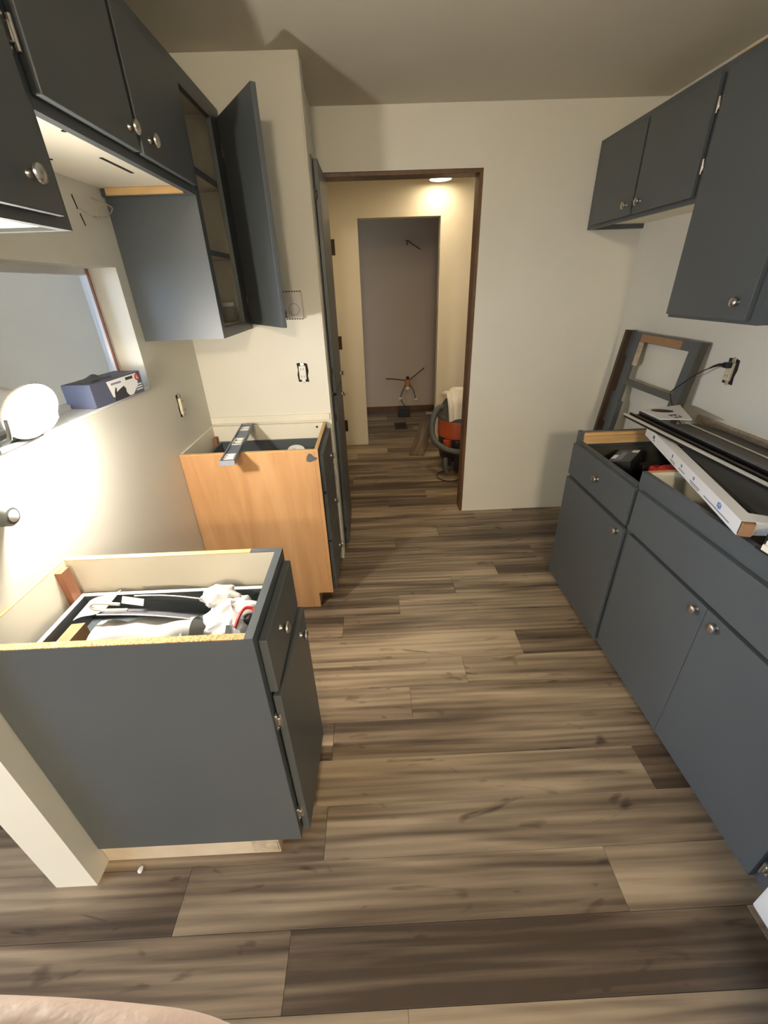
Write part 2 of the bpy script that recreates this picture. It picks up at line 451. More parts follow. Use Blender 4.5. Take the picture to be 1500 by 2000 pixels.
# ------------------------------------------------------------------ small hardware
def knob_mb(p, d, r=0.0145):
    return MB().lathe([(0, 0), (0.0075, 0), (0.0065, 0.003), (0.0055, 0.008), (0.007, 0.011), (r * 0.86, 0.0135), (r, 0.0172), (r * 0.93, 0.0208), (r * 0.6, 0.0238), (0, 0.025)], p, d, 18)
def knob(parent, p, d): return knob_mb(p, d).build('knob', 'nickel', parent, True)
def hinge_mb(p, ax_out, ax_along, s=1.0):
    """small wrap hinge standing in a door gap: plate, barrel, screw heads"""
    p, o, a = Vector(p), Vector(ax_out), Vector(ax_along)
    mb = MB()
    R = Matrix((a, o, Vector((0, 0, 1)))).transposed().to_4x4()
    T = Matrix.Translation(p) @ R
    mb.box(-0.009 * s, 0.003 * s, -0.001, 0.003, -0.028 * s, 0.028 * s, 0.0008, T)
    mb.box(-0.005 * s, 0.006 * s, 0.003, 0.012 * s, -0.014 * s, 0.014 * s, 0.0015, T)
    mb.cyl(T @ Vector((0.004 * s, 0.011 * s, -0.024 * s)), T @ Vector((0.004 * s, 0.011 * s, 0.024 * s)), 0.0042 * s, None, 10)
    for z in (-0.021, 0.021): mb.sphere(T @ Vector((-0.004 * s, 0.003, z * s)), 0.003 * s, (1, 1, 1), 8)
    return mb

# ------------------------------------------------------------------ base cabinet with drawer and door, near the stub wall end
T18 = 0.017
c = thing('base_cabinet', 'blue base cabinet missing its countertop, full of trash bags, beside the wall end', 'cabinet', ((xL + xLf) / 2, (y1a + y1b) / 2, 0))
zb = 0.083
mb = MB().box(xL + 0.002, xLf - 0.018, y1a, y1a + T18, zb, ZT - 0.002)
mb.build('side_panel', 'blue_paint', c)
MB().box(xL + 0.002, xLf - 0.018, y1a + 0.0006, y1a + T18, ZT - 0.002, ZT).build('panel_edge', 'particle_board', c)
s2 = MB().box(xL + 0.002, xLf - 0.018, y1b - T18, y1b, zb, ZT - 0.002).build('side_panel', 'melamine', c)
MB().box(xL + 0.002, xLf - 0.085, y1b - T18, y1b, ZT - 0.002, ZT).build('panel_edge', 'raw_pine_x', c)
MB().box(xLf - 0.085, xLf - 0.018, y1b - T18, y1b, ZT - 0.002, ZT + 0.0003).build('panel_edge', 'blue_paint', c)
MB().box(xL + 0.002, xL + 0.010, y1a + T18, y1b - T18, zb, ZT - 0.002).build('back_panel', 'melamine', c)
MB().box(xL + 0.002, xL + 0.010, y1a + T18, y1b - T18, ZT - 0.002, ZT).build('panel_edge', 'raw_pine', c)
ff = MB().box(xLf - 0.018, xLf, y1a, y1a + 0.034, zb, ZT).box(xLf - 0.018, xLf, y1b - 0.034, y1b, zb, ZT).box(xLf - 0.018, xLf, y1a + 0.034, y1b - 0.034, ZT - 0.036, ZT).box(xLf - 0.018, xLf, y1a + 0.034, y1b - 0.034, zb, zb + 0.03).box(xLf - 0.018, xLf, y1a + 0.034, y1b - 0.034, 0.665, 0.69)
bmesh.ops.remove_doubles(ff.bm, verts=ff.bm.verts, dist=1e-5)
ff.build('face_frame', 'blue_paint', c)
MB().box(xL + 0.012, xLf - 0.02, y1a + T18, y1b - T18, zb, zb + 0.015).build('bottom_panel', 'melamine', c)
MB().box(xL + 0.010, xL + 0.028, y1b - 0.062, y1b - 0.032, 0.70, ZT - 0.012).build('corner_cleat', 'red_wood', c)
MB().box(xL + 0.002, xLf - 0.072, y1a + 0.006, y1a + 0.022, 0, zb).build('plinth', 'pale_wood', c)
MB().box(xLf - 0.088, xLf - 0.072, y1a + 0.022, y1b - 0.006, 0, zb).build('toe_board', 'raw_pine', c)
MB().box(xLf - 0.150, xLf - 0.075, y1a + 0.002, y1a + 0.0062, 0.012, 0.066).build('splinter', 'gypsum', c)
# drawer box
dx0, dx1, dy0, dy1, dz0, dz1 = xL + 0.03, xLf - 0.004, y1a + 0.035, y1b - 0.03, 0.690, 0.772
dr = MB().box(dx0, dx1, dy0, dy0 + 0.012, dz0, dz1).box(dx0, dx1, dy1 - 0.012, dy1, dz0, dz1).box(dx0, dx0 + 0.012, dy0 + 0.012, dy1 - 0.012, dz0, dz1).box(dx0 + 0.012, dx1, dy0 + 0.012, dy1 - 0.012, dz0, dz0 + 0.006)
d1 = dr.build('drawer', 'blue_paint', c)
MB().box(dx0, dx1, dy1 - 0.012, dy1, dz1, dz1 + 0.0015).box(dx0, dx0 + 0.012, dy0 + 0.012, dy1 - 0.012, dz1, dz1 + 0.0015).build('rim', 'white_plastic', d1)
MB().box(xLf + 0.001, xLf + 0.020, y1a + 0.022, y1b - 0.018, 0.688, 0.846, 0.0025, None, 2).build('drawer_front', 'blue_paint', d1)
knob(d1, (xLf + 0.020, 0.745, 0.790), (1, 0, 0))
# door stands a little proud, a finger ajar
hy = y1a + 0.030
Rd = Matrix.Translation((xLf + 0.004, hy, 0)) @ Matrix.Rotation(math.radians(-1.8), 4, 'Z') @ Matrix.Translation((-(xLf + 0.004), -hy, 0))
dd = MB().box(xLf + 0.004, xLf + 0.023, y1a + 0.024, y1b - 0.006, 0.080, 0.672, 0.0025, Rd, 2).build('door', 'blue_paint', c)
knob(dd, Rd @ Vector((xLf + 0.023, 0.872, 0.640)), (1, 0.03, 0))
for z in (0.590, 0.185):
    hinge_mb((xLf + 0.001, y1a + 0.020, z), (1, 0, 0), (0, 1, 0), 0.95).build('hinge', 'steel_hinge', c, True)

# ------------------------------------------------------------------ unfinished base cabinet with three drawers
c = thing('base_cabinet', 'base cabinet with bare orange plywood side and a spirit level on top', 'cabinet', ((xL + xLf2) / 2, (y2a + Yc) / 2, 0))
zb = 0.092
MB().box(xL + 0.002, xLf2 - 0.016, y2a, y2a + T18, zb, ZT - 0.003, 0.001).build('side_panel', 'birch_ply', c)
MB().box(xL + 0.002, xLf2 - 0.016, y2a + 0.0005, y2a + T18, ZT - 0.003, ZT).build('panel_edge', 'raw_pine_x', c)
MB().box(xL + 0.002, xLf2 - 0.018, Yc - 0.031, Yc - 0.014, zb, ZT).build('side_panel', 'melamine', c)
MB().box(xL + 0.002, xL + 0.012, y2a + T18, Yc - 0.031, zb, ZT).build('back_panel', 'melamine', c)
MB().box(xL + 0.012, xLf2 - 0.02, y2a + T18, Yc - 0.031, zb, zb + 0.015).build('bottom_panel', 'melamine', c)
MB().box(xLf2 - 0.016, xLf2 - 0.0005, y2a, Yc - 0.012, ZT - 0.003, ZT).build('frame_edge', 'raw_pine', c)
MB().box(xLf2 - 0.016, xLf2 - 0.0002, y2a - 0.0003, y2a + 0.003, zb, ZT - 0.003).build('frame_edge', 'birch_ply', c)
ff = MB().box(xLf2 - 0.016, xLf2, y2a + 0.003, y2a + 0.035, zb, ZT - 0.003).box(xLf2 - 0.016, xLf2, Yc - 0.045, Yc - 0.012, zb, ZT - 0.003)
for z0, z1 in ((ZT - 0.03, ZT - 0.003), (0.645, 0.665), (0.385, 0.405), (zb, zb + 0.02)): ff.box(xLf2 - 0.016, xLf2, y2a + 0.035, Yc - 0.045, z0, z1)
bmesh.ops.remove_doubles(ff.bm, verts=ff.bm.verts, dist=1e-5)
ff.build('face_frame', 'blue_paint', c)
MB().box(xL + 0.002, xLf2 - 0.075, y2a + 0.001, y2a + 0.017, 0, zb).build('plinth', 'birch_ply', c)
MB().box(xLf2 - 0.091, xLf2 - 0.075, y2a + 0.017, Yc - 0.02, 0, zb).build('toe_board', 'birch_ply', c)
MB().box(xL + 0.014, xL + 0.030, Yc - 0.07, Yc - 0.035, 0.70, ZT - 0.05).build('corner_cleat', 'red_wood', c)
for i, (z0, z1, zk) in enumerate(((0.662, 0.846, 0.735), (0.398, 0.650, 0.480), (0.100, 0.388, 0.190))):
    df = MB().box(xLf2 + 0.001, xLf2 + 0.019, y2a + 0.024, Yc - 0.030, z0, z1, 0.002).build('drawer_front', 'blue_paint', c)
    knob(df, (xLf2 + 0.019, 2.03, zk), (1, 0, 0))
    if i == 0:
        MB().box(xL + 0.04, xLf2 - 0.002, Yc - 0.055, Yc - 0.043, 0.68, 0.800).box(xL + 0.04, xLf2 - 0.002, y2a + 0.03, y2a + 0.042, 0.68, 0.800).box(xL + 0.04, xL + 0.052, y2a + 0.042, Yc - 0.055, 0.68, 0.800).box(xL + 0.052, xLf2 - 0.002, y2a + 0.042, Yc - 0.055, 0.68, 0.686).build('drawer_box', 'blue_paint', df)
# paint smear and dowel mark on the plywood
pts = [(-0.02, -0.012), (-0.004, -0.018), (0.010, -0.012), (0.024, -0.008), (0.03, 0.002), (0.014, 0.008), (0.006, 0.020), (-0.006, 0.024), (-0.016, 0.010)]
MB().prism(pts, (xLf2 - 0.034, y2a - 0.0008, 0.838), (1, 0, 0), (0, 0, 1), (0, 1, 0), 0.001).build('paint_smear', 'blue_paint', c)
MB().cyl((xLf2 - 0.05, Yc - 0.031, 0.855), (xLf2 - 0.05, Yc - 0.0325, 0.855), 0.006, None, 10).build('screw_hole', 'hole_dark', c)

# spirit level lying on the cabinet
Lp, Ln = Vector((-0.650, 2.105, 0.877)), Vector((-0.598, 1.585, 0.877))
ang = math.atan2(-(Ln - Lp).x, (Ln - Lp).y)
lv = thing('spirit_level', 'blue grey spirit level lying across the unfinished cabinet', 'level', tuple((Lp + Ln) / 2), (0, 0, ang))
LM = Matrix.Translation((Lp + Ln) / 2) @ Matrix.Rotation(ang, 4, 'Z')
half = (Ln - Lp).length / 2
mb = MB()
for sx in (-1, 1): mb.box(sx * 0.023, sx * 0.029, -half, half, 0, 0.020, 0.001)
wins = [(-half + 0.03, -half + 0.10), (-0.05, 0.05), (half - 0.10, half - 0.03)]
cur = -half
for a, b_ in wins + [(half, half)]:
    mb.box(-0.0235, 0.0235, cur, a, 0.006, 0.014); cur = b_
lb = mb.build('body', 'level_blue', lv, False, LM)
for i, (a, b_) in enumerate(wins):
    mb = MB().box(-0.020, 0.020, a + 0.006, a + 0.012, 0.004, 0.016).box(-0.020, 0.020, b_ - 0.012, b_ - 0.006, 0.004, 0.016).box(-0.022, -0.016, a + 0.004, b_ - 0.004, 0.004, 0.016).box(0.016, 0.022, a + 0.004, b_ - 0.004, 0.004, 0.016)
    vh = mb.build('vial_holder', 'white_plastic', lv, False, LM)
    MB().cyl((-0.016, (a + b_) / 2, 0.010), (0.016, (a + b_) / 2, 0.010), 0.006, None, 10).build('vial', 'vial', vh, True, LM)
for sy in (-1, 1): MB().box(-0.030, 0.030, sy * half - 0.004, sy * half + 0.004, -0.0003, 0.0205, 0.001).build('end_cap', 'ink_grey', lv, False, LM)

# roll of tape in the drawer
mb = MB().lathe([(0.018, 0), (0.040, 0), (0.042, 0.004), (0.042, 0.020), (0.040, 0.024), (0.018, 0.024), (0.018, 0)], (-0.385, 1.93, 0.790), (0.1, -0.25, 1))
solo(mb, 'tape_roll', 'paper_white', 'white roll of tape inside the unfinished cabinet drawer', 'tape', None, True)

# ------------------------------------------------------------------ upper cabinets beside the window
def cab_shell(c, x0, x1, y0, y1, z0, z1, out, mats, open_bottom=False):
    """carcass of a wall cabinet; out = +1 front faces +x, -1 front faces -x"""
    t = 0.016
    MB().box(x0, x1, y0, y0 + t, z0, z1).build('side_panel', mats[0], c)
    MB().box(x0, x1, y1 - t, y1, z0, z1).build('side_panel', mats[1], c)
    MB().box(x0, x1, y0 + t, y1 - t, z1 - t, z1).build('top_panel', mats[2], c)
    zq = z0 + (0.022 if open_bottom else 0.006)
    MB().box(x0, x1, y0 + t, y1 - t, zq, zq + t).build('bottom_panel', mats[2], c)
    if out > 0: MB().box(x0, x0 + 0.006, y0 + t, y1 - t, zq + t, z1 - t).build('back_panel', mats[2], c)
    else: MB().box(x1 - 0.006, x1, y0 + t, y1 - t, zq + t, z1 - t).build('back_panel', mats[2], c)
def frame(c, xa, xb, y0, y1, z0, z1, s, rails, name='face_frame', mat='blue_paint', s2=None):
    mb = MB().box(xa, xb, y0, y0 + s, z0, z1).box(xa, xb, y1 - (s2 or s), y1, z0, z1)
    for a, b_ in rails: mb.box(xa, xb, y0 + s, y1 - (s2 or s), a, b_)
    bmesh.ops.remove_doubles(mb.bm, verts=mb.bm.verts, dist=1e-5)
    return mb.build(name, mat, c)

# tall one at the wall end
c = thing('wall_cabinet', 'blue wall cabinet with one closed door, above the lamp at the wall end', 'cabinet', ((xL + xLu) / 2, 0.76, zN))
cab_shell(c, xL + 0.001, xLu - 0.018, 0.54, yN - 0.001, zN, zLt, 1, ('blue_paint', 'blue_paint', 'melamine'))
frame(c, xLu - 0.018, xLu, 0.54, yN - 0.001, zN, zLt, 0.035, ((zN, zN + 0.03), (zLt - 0.04, zLt)))
dd = MB().box(xLu + 0.001, xLu + 0.020, 0.556, 0.925, 1.618, zLt - 0.03, 0.0025, None, 2).build('door', 'blue_paint', c)
knob(dd, (xLu + 0.020, 0.862, 1.667), (1, 0, 0))
# short pair above the stove gap
c = thing('wall_cabinet', 'short blue two-door wall cabinet above the stove gap with bare cream underside', 'cabinet', ((xL + xLu) / 2, 1.344, zLs))
cab_shell(c, xL + 0.001, xLu - 0.018, yN, yLt, zLs, zLt, 1, ('blue_paint', 'blue_paint', 'melamine'), True)
frame(c, xLu - 0.018, xLu, yN, yLt, zLs, zLt, 0.030, ((zLs, zLs + 0.03), (zLt - 0.045, zLt)))
MB().box(xL + 0.02, xLu - 0.03, yLt - 0.026, yLt - 0.016, zLs + 0.002, zLs + 0.021).build('cleat', 'raw_pine_x', c)
MB().box(-0.66, -0.652, 1.36, 1.52, zLs + 0.0205, zLs + 0.0222).build('screw_slot', 'hole_dark', c)
for (x, y) in ((-0.72, 1.12), (-0.78, 1.36), (-0.62, 1.16)): MB().cyl((x, y, zLs + 0.0222), (x, y, zLs + 0.0205), 0.005, None, 8).build('screw_hole', 'hole_dark', c)
for y0, y1, yk in ((0.972, 1.316, 1.284), (1.336, 1.690, 1.386)):
    dd = MB().box(xLu + 0.001, xLu + 0.020, y0, y1, 1.793, 2.062, 0.0025, None, 2).build('door', 'blue_paint', c)
    knob(dd, (xLu + 0.020, yk, 1.831), (1, 0, 0))
for z in (1.862, 2.01): hinge_mb((xLu + 0.0005, 0.957, z), (1, 0, 0), (0, 1, 0), 0.9).build('hinge', 'steel_hinge', c, True)
# tall open one against the alcove wall
c = thing('wall_cabinet', 'tall blue wall cabinet with its door swung open showing two shelves', 'cabinet', ((xL + xLu) / 2, 1.947, zLb))
y0, y1 = yLt + 0.0005, Yc - 0.0005
MB().box(xL + 0.001, xLu - 0.018, y0, y0 + 0.006, zLb, zLt).build('side_panel', 'blue_paint', c)
MB().box(xL + 0.001, xLu - 0.018, y0 + 0.006, y0 + 0.016, zLb, zLt).build('side_lining', 'melamine', c)
ins = MB().box(xL + 0.001, xLu - 0.018, y1 - 0.016, y1, zLb, zLt).build('side_panel', 'melamine', c)
MB().box(xL + 0.001, xL + 0.007, y0 + 0.016, y1 - 0.016, zLb, zLt).build('back_panel', 'melamine', c)
MB().box(xL + 0.007, xLu - 0.018, y0 + 0.016, y1 - 0.016, zLt - 0.016, zLt).build('top_panel', 'melamine', c)
MB().box(xL + 0.007, xLu - 0.018, y0 + 0.016, y1 - 0.016, zLb + 0.018, zLb + 0.034).build('bottom_panel', 'melamine', c)
frame(c, xLu - 0.018, xLu, y0, y1, zLb, zLt, 0.040, ((zLb, zLb + 0.036), (zLt - 0.052, zLt)), s2=0.118)
for z in (1.612, 1.853):
    sh = MB().box(xL + 0.008, xLu - 0.030, y0 + 0.017, y1 - 0.017, z, z + 0.016).build('shelf', 'melamine', c)
    MB().box(xLu - 0.030, xLu - 0.020, y0 + 0.017, y1 - 0.017, z, z + 0.016).build('shelf_edge', 'blue_paint', sh)
ph = MB()
for col_ in (-0.60,):
    for i in range(22):
        z = 1.40 + i * 0.032
        if min(abs(z - 1.62), abs(z - 1.861)) > 0.02: ph.cyl((col_, y1 - 0.0155, z), (col_, y1 - 0.0164, z), 0.0028, None, 6)
o = ph.build('pin_holes', 'hole_dark', c); o['kind'] = 'stuff'
hp = Vector((xLu + 0.004, 2.160, 0)); op = Vector((-0.345, 1.845, 0))
dv = (op - hp); dl = dv.length; dv.normalize(); dn = Vector((dv.y, -dv.x, 0))
if dn.x < 0: dn = -dn
TD = Matrix((dv, dn, Vector((0, 0, 1)))).transposed().to_4x4(); TD.translation = hp
dd = MB().box(0.0, dl, -0.009, 0.010, 1.355, 2.082, 0.0025, TD, 2).build('door', 'blue_paint', c)
knob_mb(TD @ Vector((dl - 0.035, 0.010, 1.40)), dn).build('knob', 'nickel', dd, True)
for z in (1.45, 1.98): hinge_mb((xLu + 0.001, 2.148, z), (1, 0, 0), (0, 1, 0), 0.8).build('hinge', 'bronze_hinge', c, True)
# jar on its floor
j = thing('glass_jar', 'small glass jar with white lid on the open cabinet floor', 'jar', (-0.628, 2.085, zLb + 0.0345))
MB().lathe([(0, 0.0), (0.030, 0.0), (0.034, 0.006), (0.034, 0.055), (0.028, 0.064), (0.026, 0.064), (0.031, 0.054), (0.031, 0.008), (0, 0.005)], (-0.628, 2.085, zLb + 0.0345), (0, 0, 1)).build('jar_body', 'jar_glass', j, True)
MB().lathe([(0, 0.064), (0.029, 0.064), (0.030, 0.066), (0.030, 0.078), (0.027, 0.081), (0, 0.081)], (-0.628, 2.085, zLb + 0.0345), (0, 0, 1)).build('lid', 'white_plastic', j, True)

# ------------------------------------------------------------------ pantry built in between alcove wall and doorway
c = thing('pantry_cabinet', 'tall blue pantry with upper and lower doors beside the hall doorway', 'cabinet', (-0.5, 2.45, 0))
px = -0.222
MB().box(xL + 0.06, px - 0.018, Yc + 0.102, Yb - 0.004, 0.0, 1.985).build('body', 'blue_paint', c)
frame(c, px - 0.018, px, Yc + 0.0975, Yb - 0.004, 0.0, 1.992, 0.05, ((0.0, 0.05), (0.94, 0.99), (1.93, 1.992)), s2=0.03)
for z0, z1, zk in ((0.985, 1.985, 1.03), (0.02, 0.965, 0.905)):
    dd = MB().box(px + 0.001, px + 0.022, 2.322, Yb - 0.012, z0, z1, 0.002).build('door', 'blue_paint', c)
    knob(dd, (px + 0.022, 2.672, zk), (1, 0, 0))
for z in (0.12, 0.85, 1.10, 1.86): hinge_mb((px + 0.001, 2.316, z), (1, 0, 0), (0, 1, 0), 0.7).build('hinge', 'bronze_hinge', c, True)
MB().cyl((px - 0.001, 2.30, 0.965), (px + 0.016, 2.325, 0.962), 0.006, None, 8).build('latch', 'blue_paint', c)

# ------------------------------------------------------------------ upper cabinets above the sink run
c = thing('wall_cabinet', 'short blue two-door wall cabinet in the corner above the leaning frame', 'cabinet', ((xR + xRu) / 2, 2.28, zub))
cab_shell(c, xRu + 0.018, xR - 0.001, yu1 + 0.001, Yb - 0.001, zub, zut, -1, ('blue_paint', 'blue_paint', 'melamine'), True)
frame(c, xRu, xRu + 0.018, yu1 + 0.001, Yb - 0.001, zub, zut, 0.035, ((zub, zub + 0.025), (zut - 0.035, zut)))
for y0, y1, yk in ((2.277, 2.668, 2.316), (1.868, 2.258, 2.209)):
    dd = MB().box(xRu - 0.020, xRu - 0.001, y0, y1, 1.742, 2.078, 0.0025, None, 2).build('door', 'blue_paint', c)
    knob(dd, (xRu - 0.020, yk, 1.782), (-1, 0, 0))
for z in (1.83, 1.995): hinge_mb((xRu - 0.0005, 1.855, z), (-1, 0, 0), (0, 1, 0), 0.9).build('hinge', 'steel_hinge', c, True)
c = thing('wall_cabinet', 'tall blue wall cabinet with a single knob, above the wall outlet with plug', 'cabinet', ((xR + xRu) / 2, 1.62, ztb))
cab_shell(c, xRu + 0.018, xR - 0.001, yt, yu1, ztb, zut, -1, ('blue_paint', 'blue_paint', 'melamine'))
frame(c, xRu, xRu + 0.018, yt, yu1, ztb, zut, 0.035, ((ztb, ztb + 0.03), (zut - 0.035, zut)))
dd = MB().box(xRu - 0.020, xRu - 0.001, yt + 0.030, yu1 - 0.012, ztb + 0.012, 2.078, 0.0025, None, 2).build('door', 'blue_paint', c)
knob(dd, (xRu - 0.020, 1.479, 1.410), (-1, 0, 0))
MB().box(xRu, xR - 0.001, yt, yu1, zut, zut + 0.004).build('top_edge', 'raw_pine', c)

# ------------------------------------------------------------------ base cabinets under the sink run
c = thing('base_cabinet', 'blue base cabinet with one drawer and one door, open top holding red tools', 'cabinet', ((xR + xRf) / 2, 1.62, 0))
ya, yb_ = 1.372, 1.885
zb = 0.092
MB().box(xRf + 0.018, xR - 0.002, yb_ - 0.016, yb_, zb, 0.862).build('side_panel', 'blue_paint', c)
MB().box(xRf + 0.018, xR - 0.002, ya, ya + 0.016, zb, 0.862).build('side_panel', 'melamine', c)
MB().box(xR - 0.010, xR - 0.002, ya + 0.016, yb_ - 0.016, zb, 0.862).build('back_panel', 'melamine', c)
MB().box(xRf + 0.018, xR - 0.010, ya + 0.016, yb_ - 0.016, zb, zb + 0.015).build('bottom_panel', 'melamine', c)
frame(c, xRf, xRf + 0.018, ya, yb_, zb, 0.820, 0.03, ((zb, zb + 0.03), (0.636, 0.668), (0.800, 0.820)))
MB().box(xRf, xRf + 0.018, yb_ - 0.03, yb_, 0.820, 0.866).build('stile_end', 'blue_paint', c)
MB().box(xRf + 0.018, xR - 0.06, yb_ - 0.032, yb_ - 0.016, 0.836, 0.860).build('cleat', 'raw_pine_x', c)
MB().box(xRf + 0.018, xR - 0.06, yb_ - 0.046, yb_ - 0.032, 0.812, 0.848).build('cleat', 'raw_pine_x', c)
MB().box(xRf + 0.075, xR - 0.01, ya + 0.01, yb_ - 0.01, 0, zb).build('toe_box', 'blue_paint', c)
zt0 = 0.690
dr = MB().box(xRf + 0.002, xR - 0.05, yb_ - 0.075, yb_ - 0.063, zt0, 0.800).box(xRf + 0.002, xR - 0.05, ya + 0.035, ya + 0.047, zt0, 0.800).box(xR - 0.062, xR - 0.05, ya + 0.047, yb_ - 0.075, zt0, 0.800).box(xRf + 0.002, xR - 0.062, ya + 0.047, yb_ - 0.075, zt0, zt0 + 0.006)
d1 = dr.build('drawer', 'dark_laminate', c)
MB().box(xRf - 0.020, xRf - 0.001, ya - 0.018, yb_ - 0.018, 0.658, 0.812, 0.0025, None, 2).build('drawer_front', 'blue_paint', d1)
knob(d1, (xRf - 0.020, 1.601, 0.741), (-1, 0, 0))
dd = MB().box(xRf - 0.020, xRf - 0.001, ya - 0.018, yb_ - 0.012, 0.068, 0.640, 0.0025, None, 2).build('door', 'blue_paint', c)
knob(dd, (xRf - 0.020, 1.386, 0.614), (-1, 0, 0))

c = thing('base_cabinet', 'wide blue sink base with false drawer front and two doors, its top open', 'cabinet', ((xR + xRf) / 2, 0.91, 0))
ya, yb_ = 0.452, 1.364
MB().box(xRf + 0.018, xR - 0.002, yb_ - 0.016, yb_, zb, ZT - 0.002).build('side_panel', 'melamine', c)
MB().box(xRf + 0.018, xR - 0.002, yb_ - 0.016, yb_, ZT - 0.002, ZT).build('panel_edge', 'raw_pine_x', c)
MB().box(xRf + 0.018, xR - 0.002, ya, ya + 0.016, zb, ZT).build('side_panel', 'melamine', c)
MB().box(xR - 0.010, xR - 0.002, ya + 0.016, yb_ - 0.016, zb, ZT).build('back_panel', 'melamine', c)
MB().box(xRf + 0.018, xR - 0.010, ya + 0.016, yb_ - 0.016, zb, zb + 0.015).build('bottom_panel', 'melamine', c)
frame(c, xRf, xRf + 0.018, ya, yb_, zb - 0.01, ZT, 0.032, ((zb - 0.01, zb + 0.03), (0.630, 0.662), (0.806, ZT)))
MB().box(xRf + 0.075, xR - 0.01, ya + 0.01, yb_ - 0.01, 0, zb).build('toe_box', 'blue_paint', c)
MB().box(xRf - 0.020, xRf - 0.001, 0.486, 1.330, 0.656, 0.815, 0.0025, None, 2).build('false_front', 'blue_paint', c)
for y0, y1, yk in ((0.8990, 1.318, 0.930), (0.486, 0.8975, 0.850)):
    dd = MB().box(xRf - 0.020, xRf - 0.001, y0, y1, 0.086, 0.642, 0.0018, None, 2).build('door', 'blue_paint', c)
    knob(dd, (xRf - 0.020, yk, 0.615), (-1, 0, 0))
for z in (0.150, 0.560): hinge_mb((xRf - 0.0005, 0.474, z), (-1, 0, 0), (0, 1, 0), 0.95).build('hinge', 'steel_hinge', c, True)

c = thing('dishwasher', 'white dishwasher corner next to the wide sink base', 'dishwasher', (1.2, 0.13, 0))
MB().box(0.935, 1.50, -0.17, 0.435, 0.10, 0.862, 0.004).build('body', 'white_enamel', c)
MB().box(0.903, 0.934, -0.165, 0.430, 0.085, 0.74, 0.006, None, 2).build('door', 'white_enamel', c)
MB().box(0.903, 0.934, -0.165, 0.430, 0.745, 0.855, 0.006, None, 2).build('control_panel', 'white_plastic', c)
MB().cyl((0.885, -0.05, 0.70), (0.885, 0.32, 0.70), 0.009, None, 10).box(0.885, 0.904, -0.04, -0.025, 0.693, 0.707).box(0.885, 0.904, 0.295, 0.31, 0.693, 0.707).build('handle', 'bright_metal', c)
MB().box(0.99, 1.45, -0.15, 0.41, 0.0, 0.10).build('toe_box', 'black_plastic', c)

# ------------------------------------------------------------------ things lying on the sink run
# dark laminate sheets
def sheet(name, pts, z, t, mat, label, cat, tilt=0.0, edge=None):
    """polygon slab, optionally with a lighter edge band; tilt raises it along +x"""
    mb = MB()
    A = [(x, y, z + tilt * (x - 1.2)) for x, y in pts]
    lo = [mb.bm.verts.new(p) for p in A]; hi = [mb.bm.verts.new((p[0], p[1], p[2] + t)) for p in A]
    n = len(A)
    mb.bm.faces.new(lo); mb.bm.faces.new(hi)
    for i in range(n): mb.bm.faces.new((lo[i], lo[(i + 1) % n], hi[(i + 1) % n], hi[i]))
    return solo(mb, name, mat, label, cat)
zs = ZT + 0.001
sheet('laminate_sheet', [(0.985, 0.62), (1.50, 0.62), (1.50, 1.55), (1.215, 1.55)], zs, 0.010, 'dark_laminate', 'large dark laminate sheet lying flat over the open sink base', 'sheet')
sheet('laminate_sheet', [(1.240, 0.95), (1.505, 0.95), (1.505, 1.70), (1.47, 1.82), (1.240, 1.82)], zs + 0.011, 0.008, 'dark_laminate', 'smaller dark laminate sheet behind the metal track, under the white card', 'sheet')
sheet('wood_strip', [(1.415, 0.9), (1.425, 0.9), (1.43, 1.83), (1.42, 1.83)], zs + 0.0195, 0.003, 'melamine', 'thin pale wooden strip across the dark laminate', 'strip')
# metal sliding track
tk = thing('metal_track', 'long black and silver metal track lying along the sink run', 'track', (1.18, 1.30, 0.897))
tx, ty0, ty1, tz = 1.135, 0.70, 1.845, zs + 0.0565
MB().box(tx, tx + 0.082, ty0, ty1, tz, tz + 0.010, 0.001).box(tx + 0.066, tx + 0.082, ty0, ty1, tz + 0.010, tz + 0.022, 0.001).box(tx + 0.022, tx + 0.030, ty0, ty1, tz + 0.010, tz + 0.020, 0.001).build('channel', 'dark_steel', tk)
MB().box(tx - 0.004, tx + 0.010, ty0, ty1 + 0.004, tz + 0.0102, tz + 0.017, 0.0015).build('bright_lip', 'bright_metal', tk)
MB().box(tx + 0.064, tx + 0.084, ty0, ty1, tz + 0.022, tz + 0.025).build('top_flange', 'grey_plastic', tk)
# white card with maroon oval, resting on the track flange and sheet
cd = thing('printed_card', 'white card printed with a dark maroon oval by the leaning frame', 'card', (1.30, 1.80, 0.935))
cz = tz + 0.0255
def flat(pts, z, t): 
    mb = MB(); lo = [mb.bm.verts.new((x, y, z)) for x, y in pts]; hi = [mb.bm.verts.new((x, y, z + t)) for x, y in pts]
    n = len(pts); mb.bm.faces.new(lo); mb.bm.faces.new(hi)
    for i in range(n): mb.bm.faces.new((lo[i], lo[(i + 1) % n], hi[(i + 1) % n], hi[i]))
    return mb
flat([(1.205, 1.70), (1.325, 1.675), (1.425, 1.905), (1.205, 1.850)], cz, 0.003).build('sheet', 'carton_white', cd)
flat([(1.287 + 0.042 * math.cos(a) - 0.012 * math.sin(a), 1.818 + 0.030 * math.sin(a)) for a in [2 * PI * i / 24 for i in range(24)]], cz + 0.003, 0.0004).build('oval_print', 'ink_maroon', cd)
for i, (x, y, w_, h_) in enumerate(((1.270, 1.742, 0.040, 0.010), (1.272, 1.725, 0.008, 0.014), (1.288, 1.722, 0.008, 0.018), (1.304, 1.720, 0.008, 0.016), (1.270, 1.704, 0.038, 0.010))):
    flat([(x, y), (x + w_, y + 0.006), (x + w_, y + 0.006 + h_), (x, y + h_)], cz + 0.003, 0.0004).build('letter', 'ink_dark', cd)
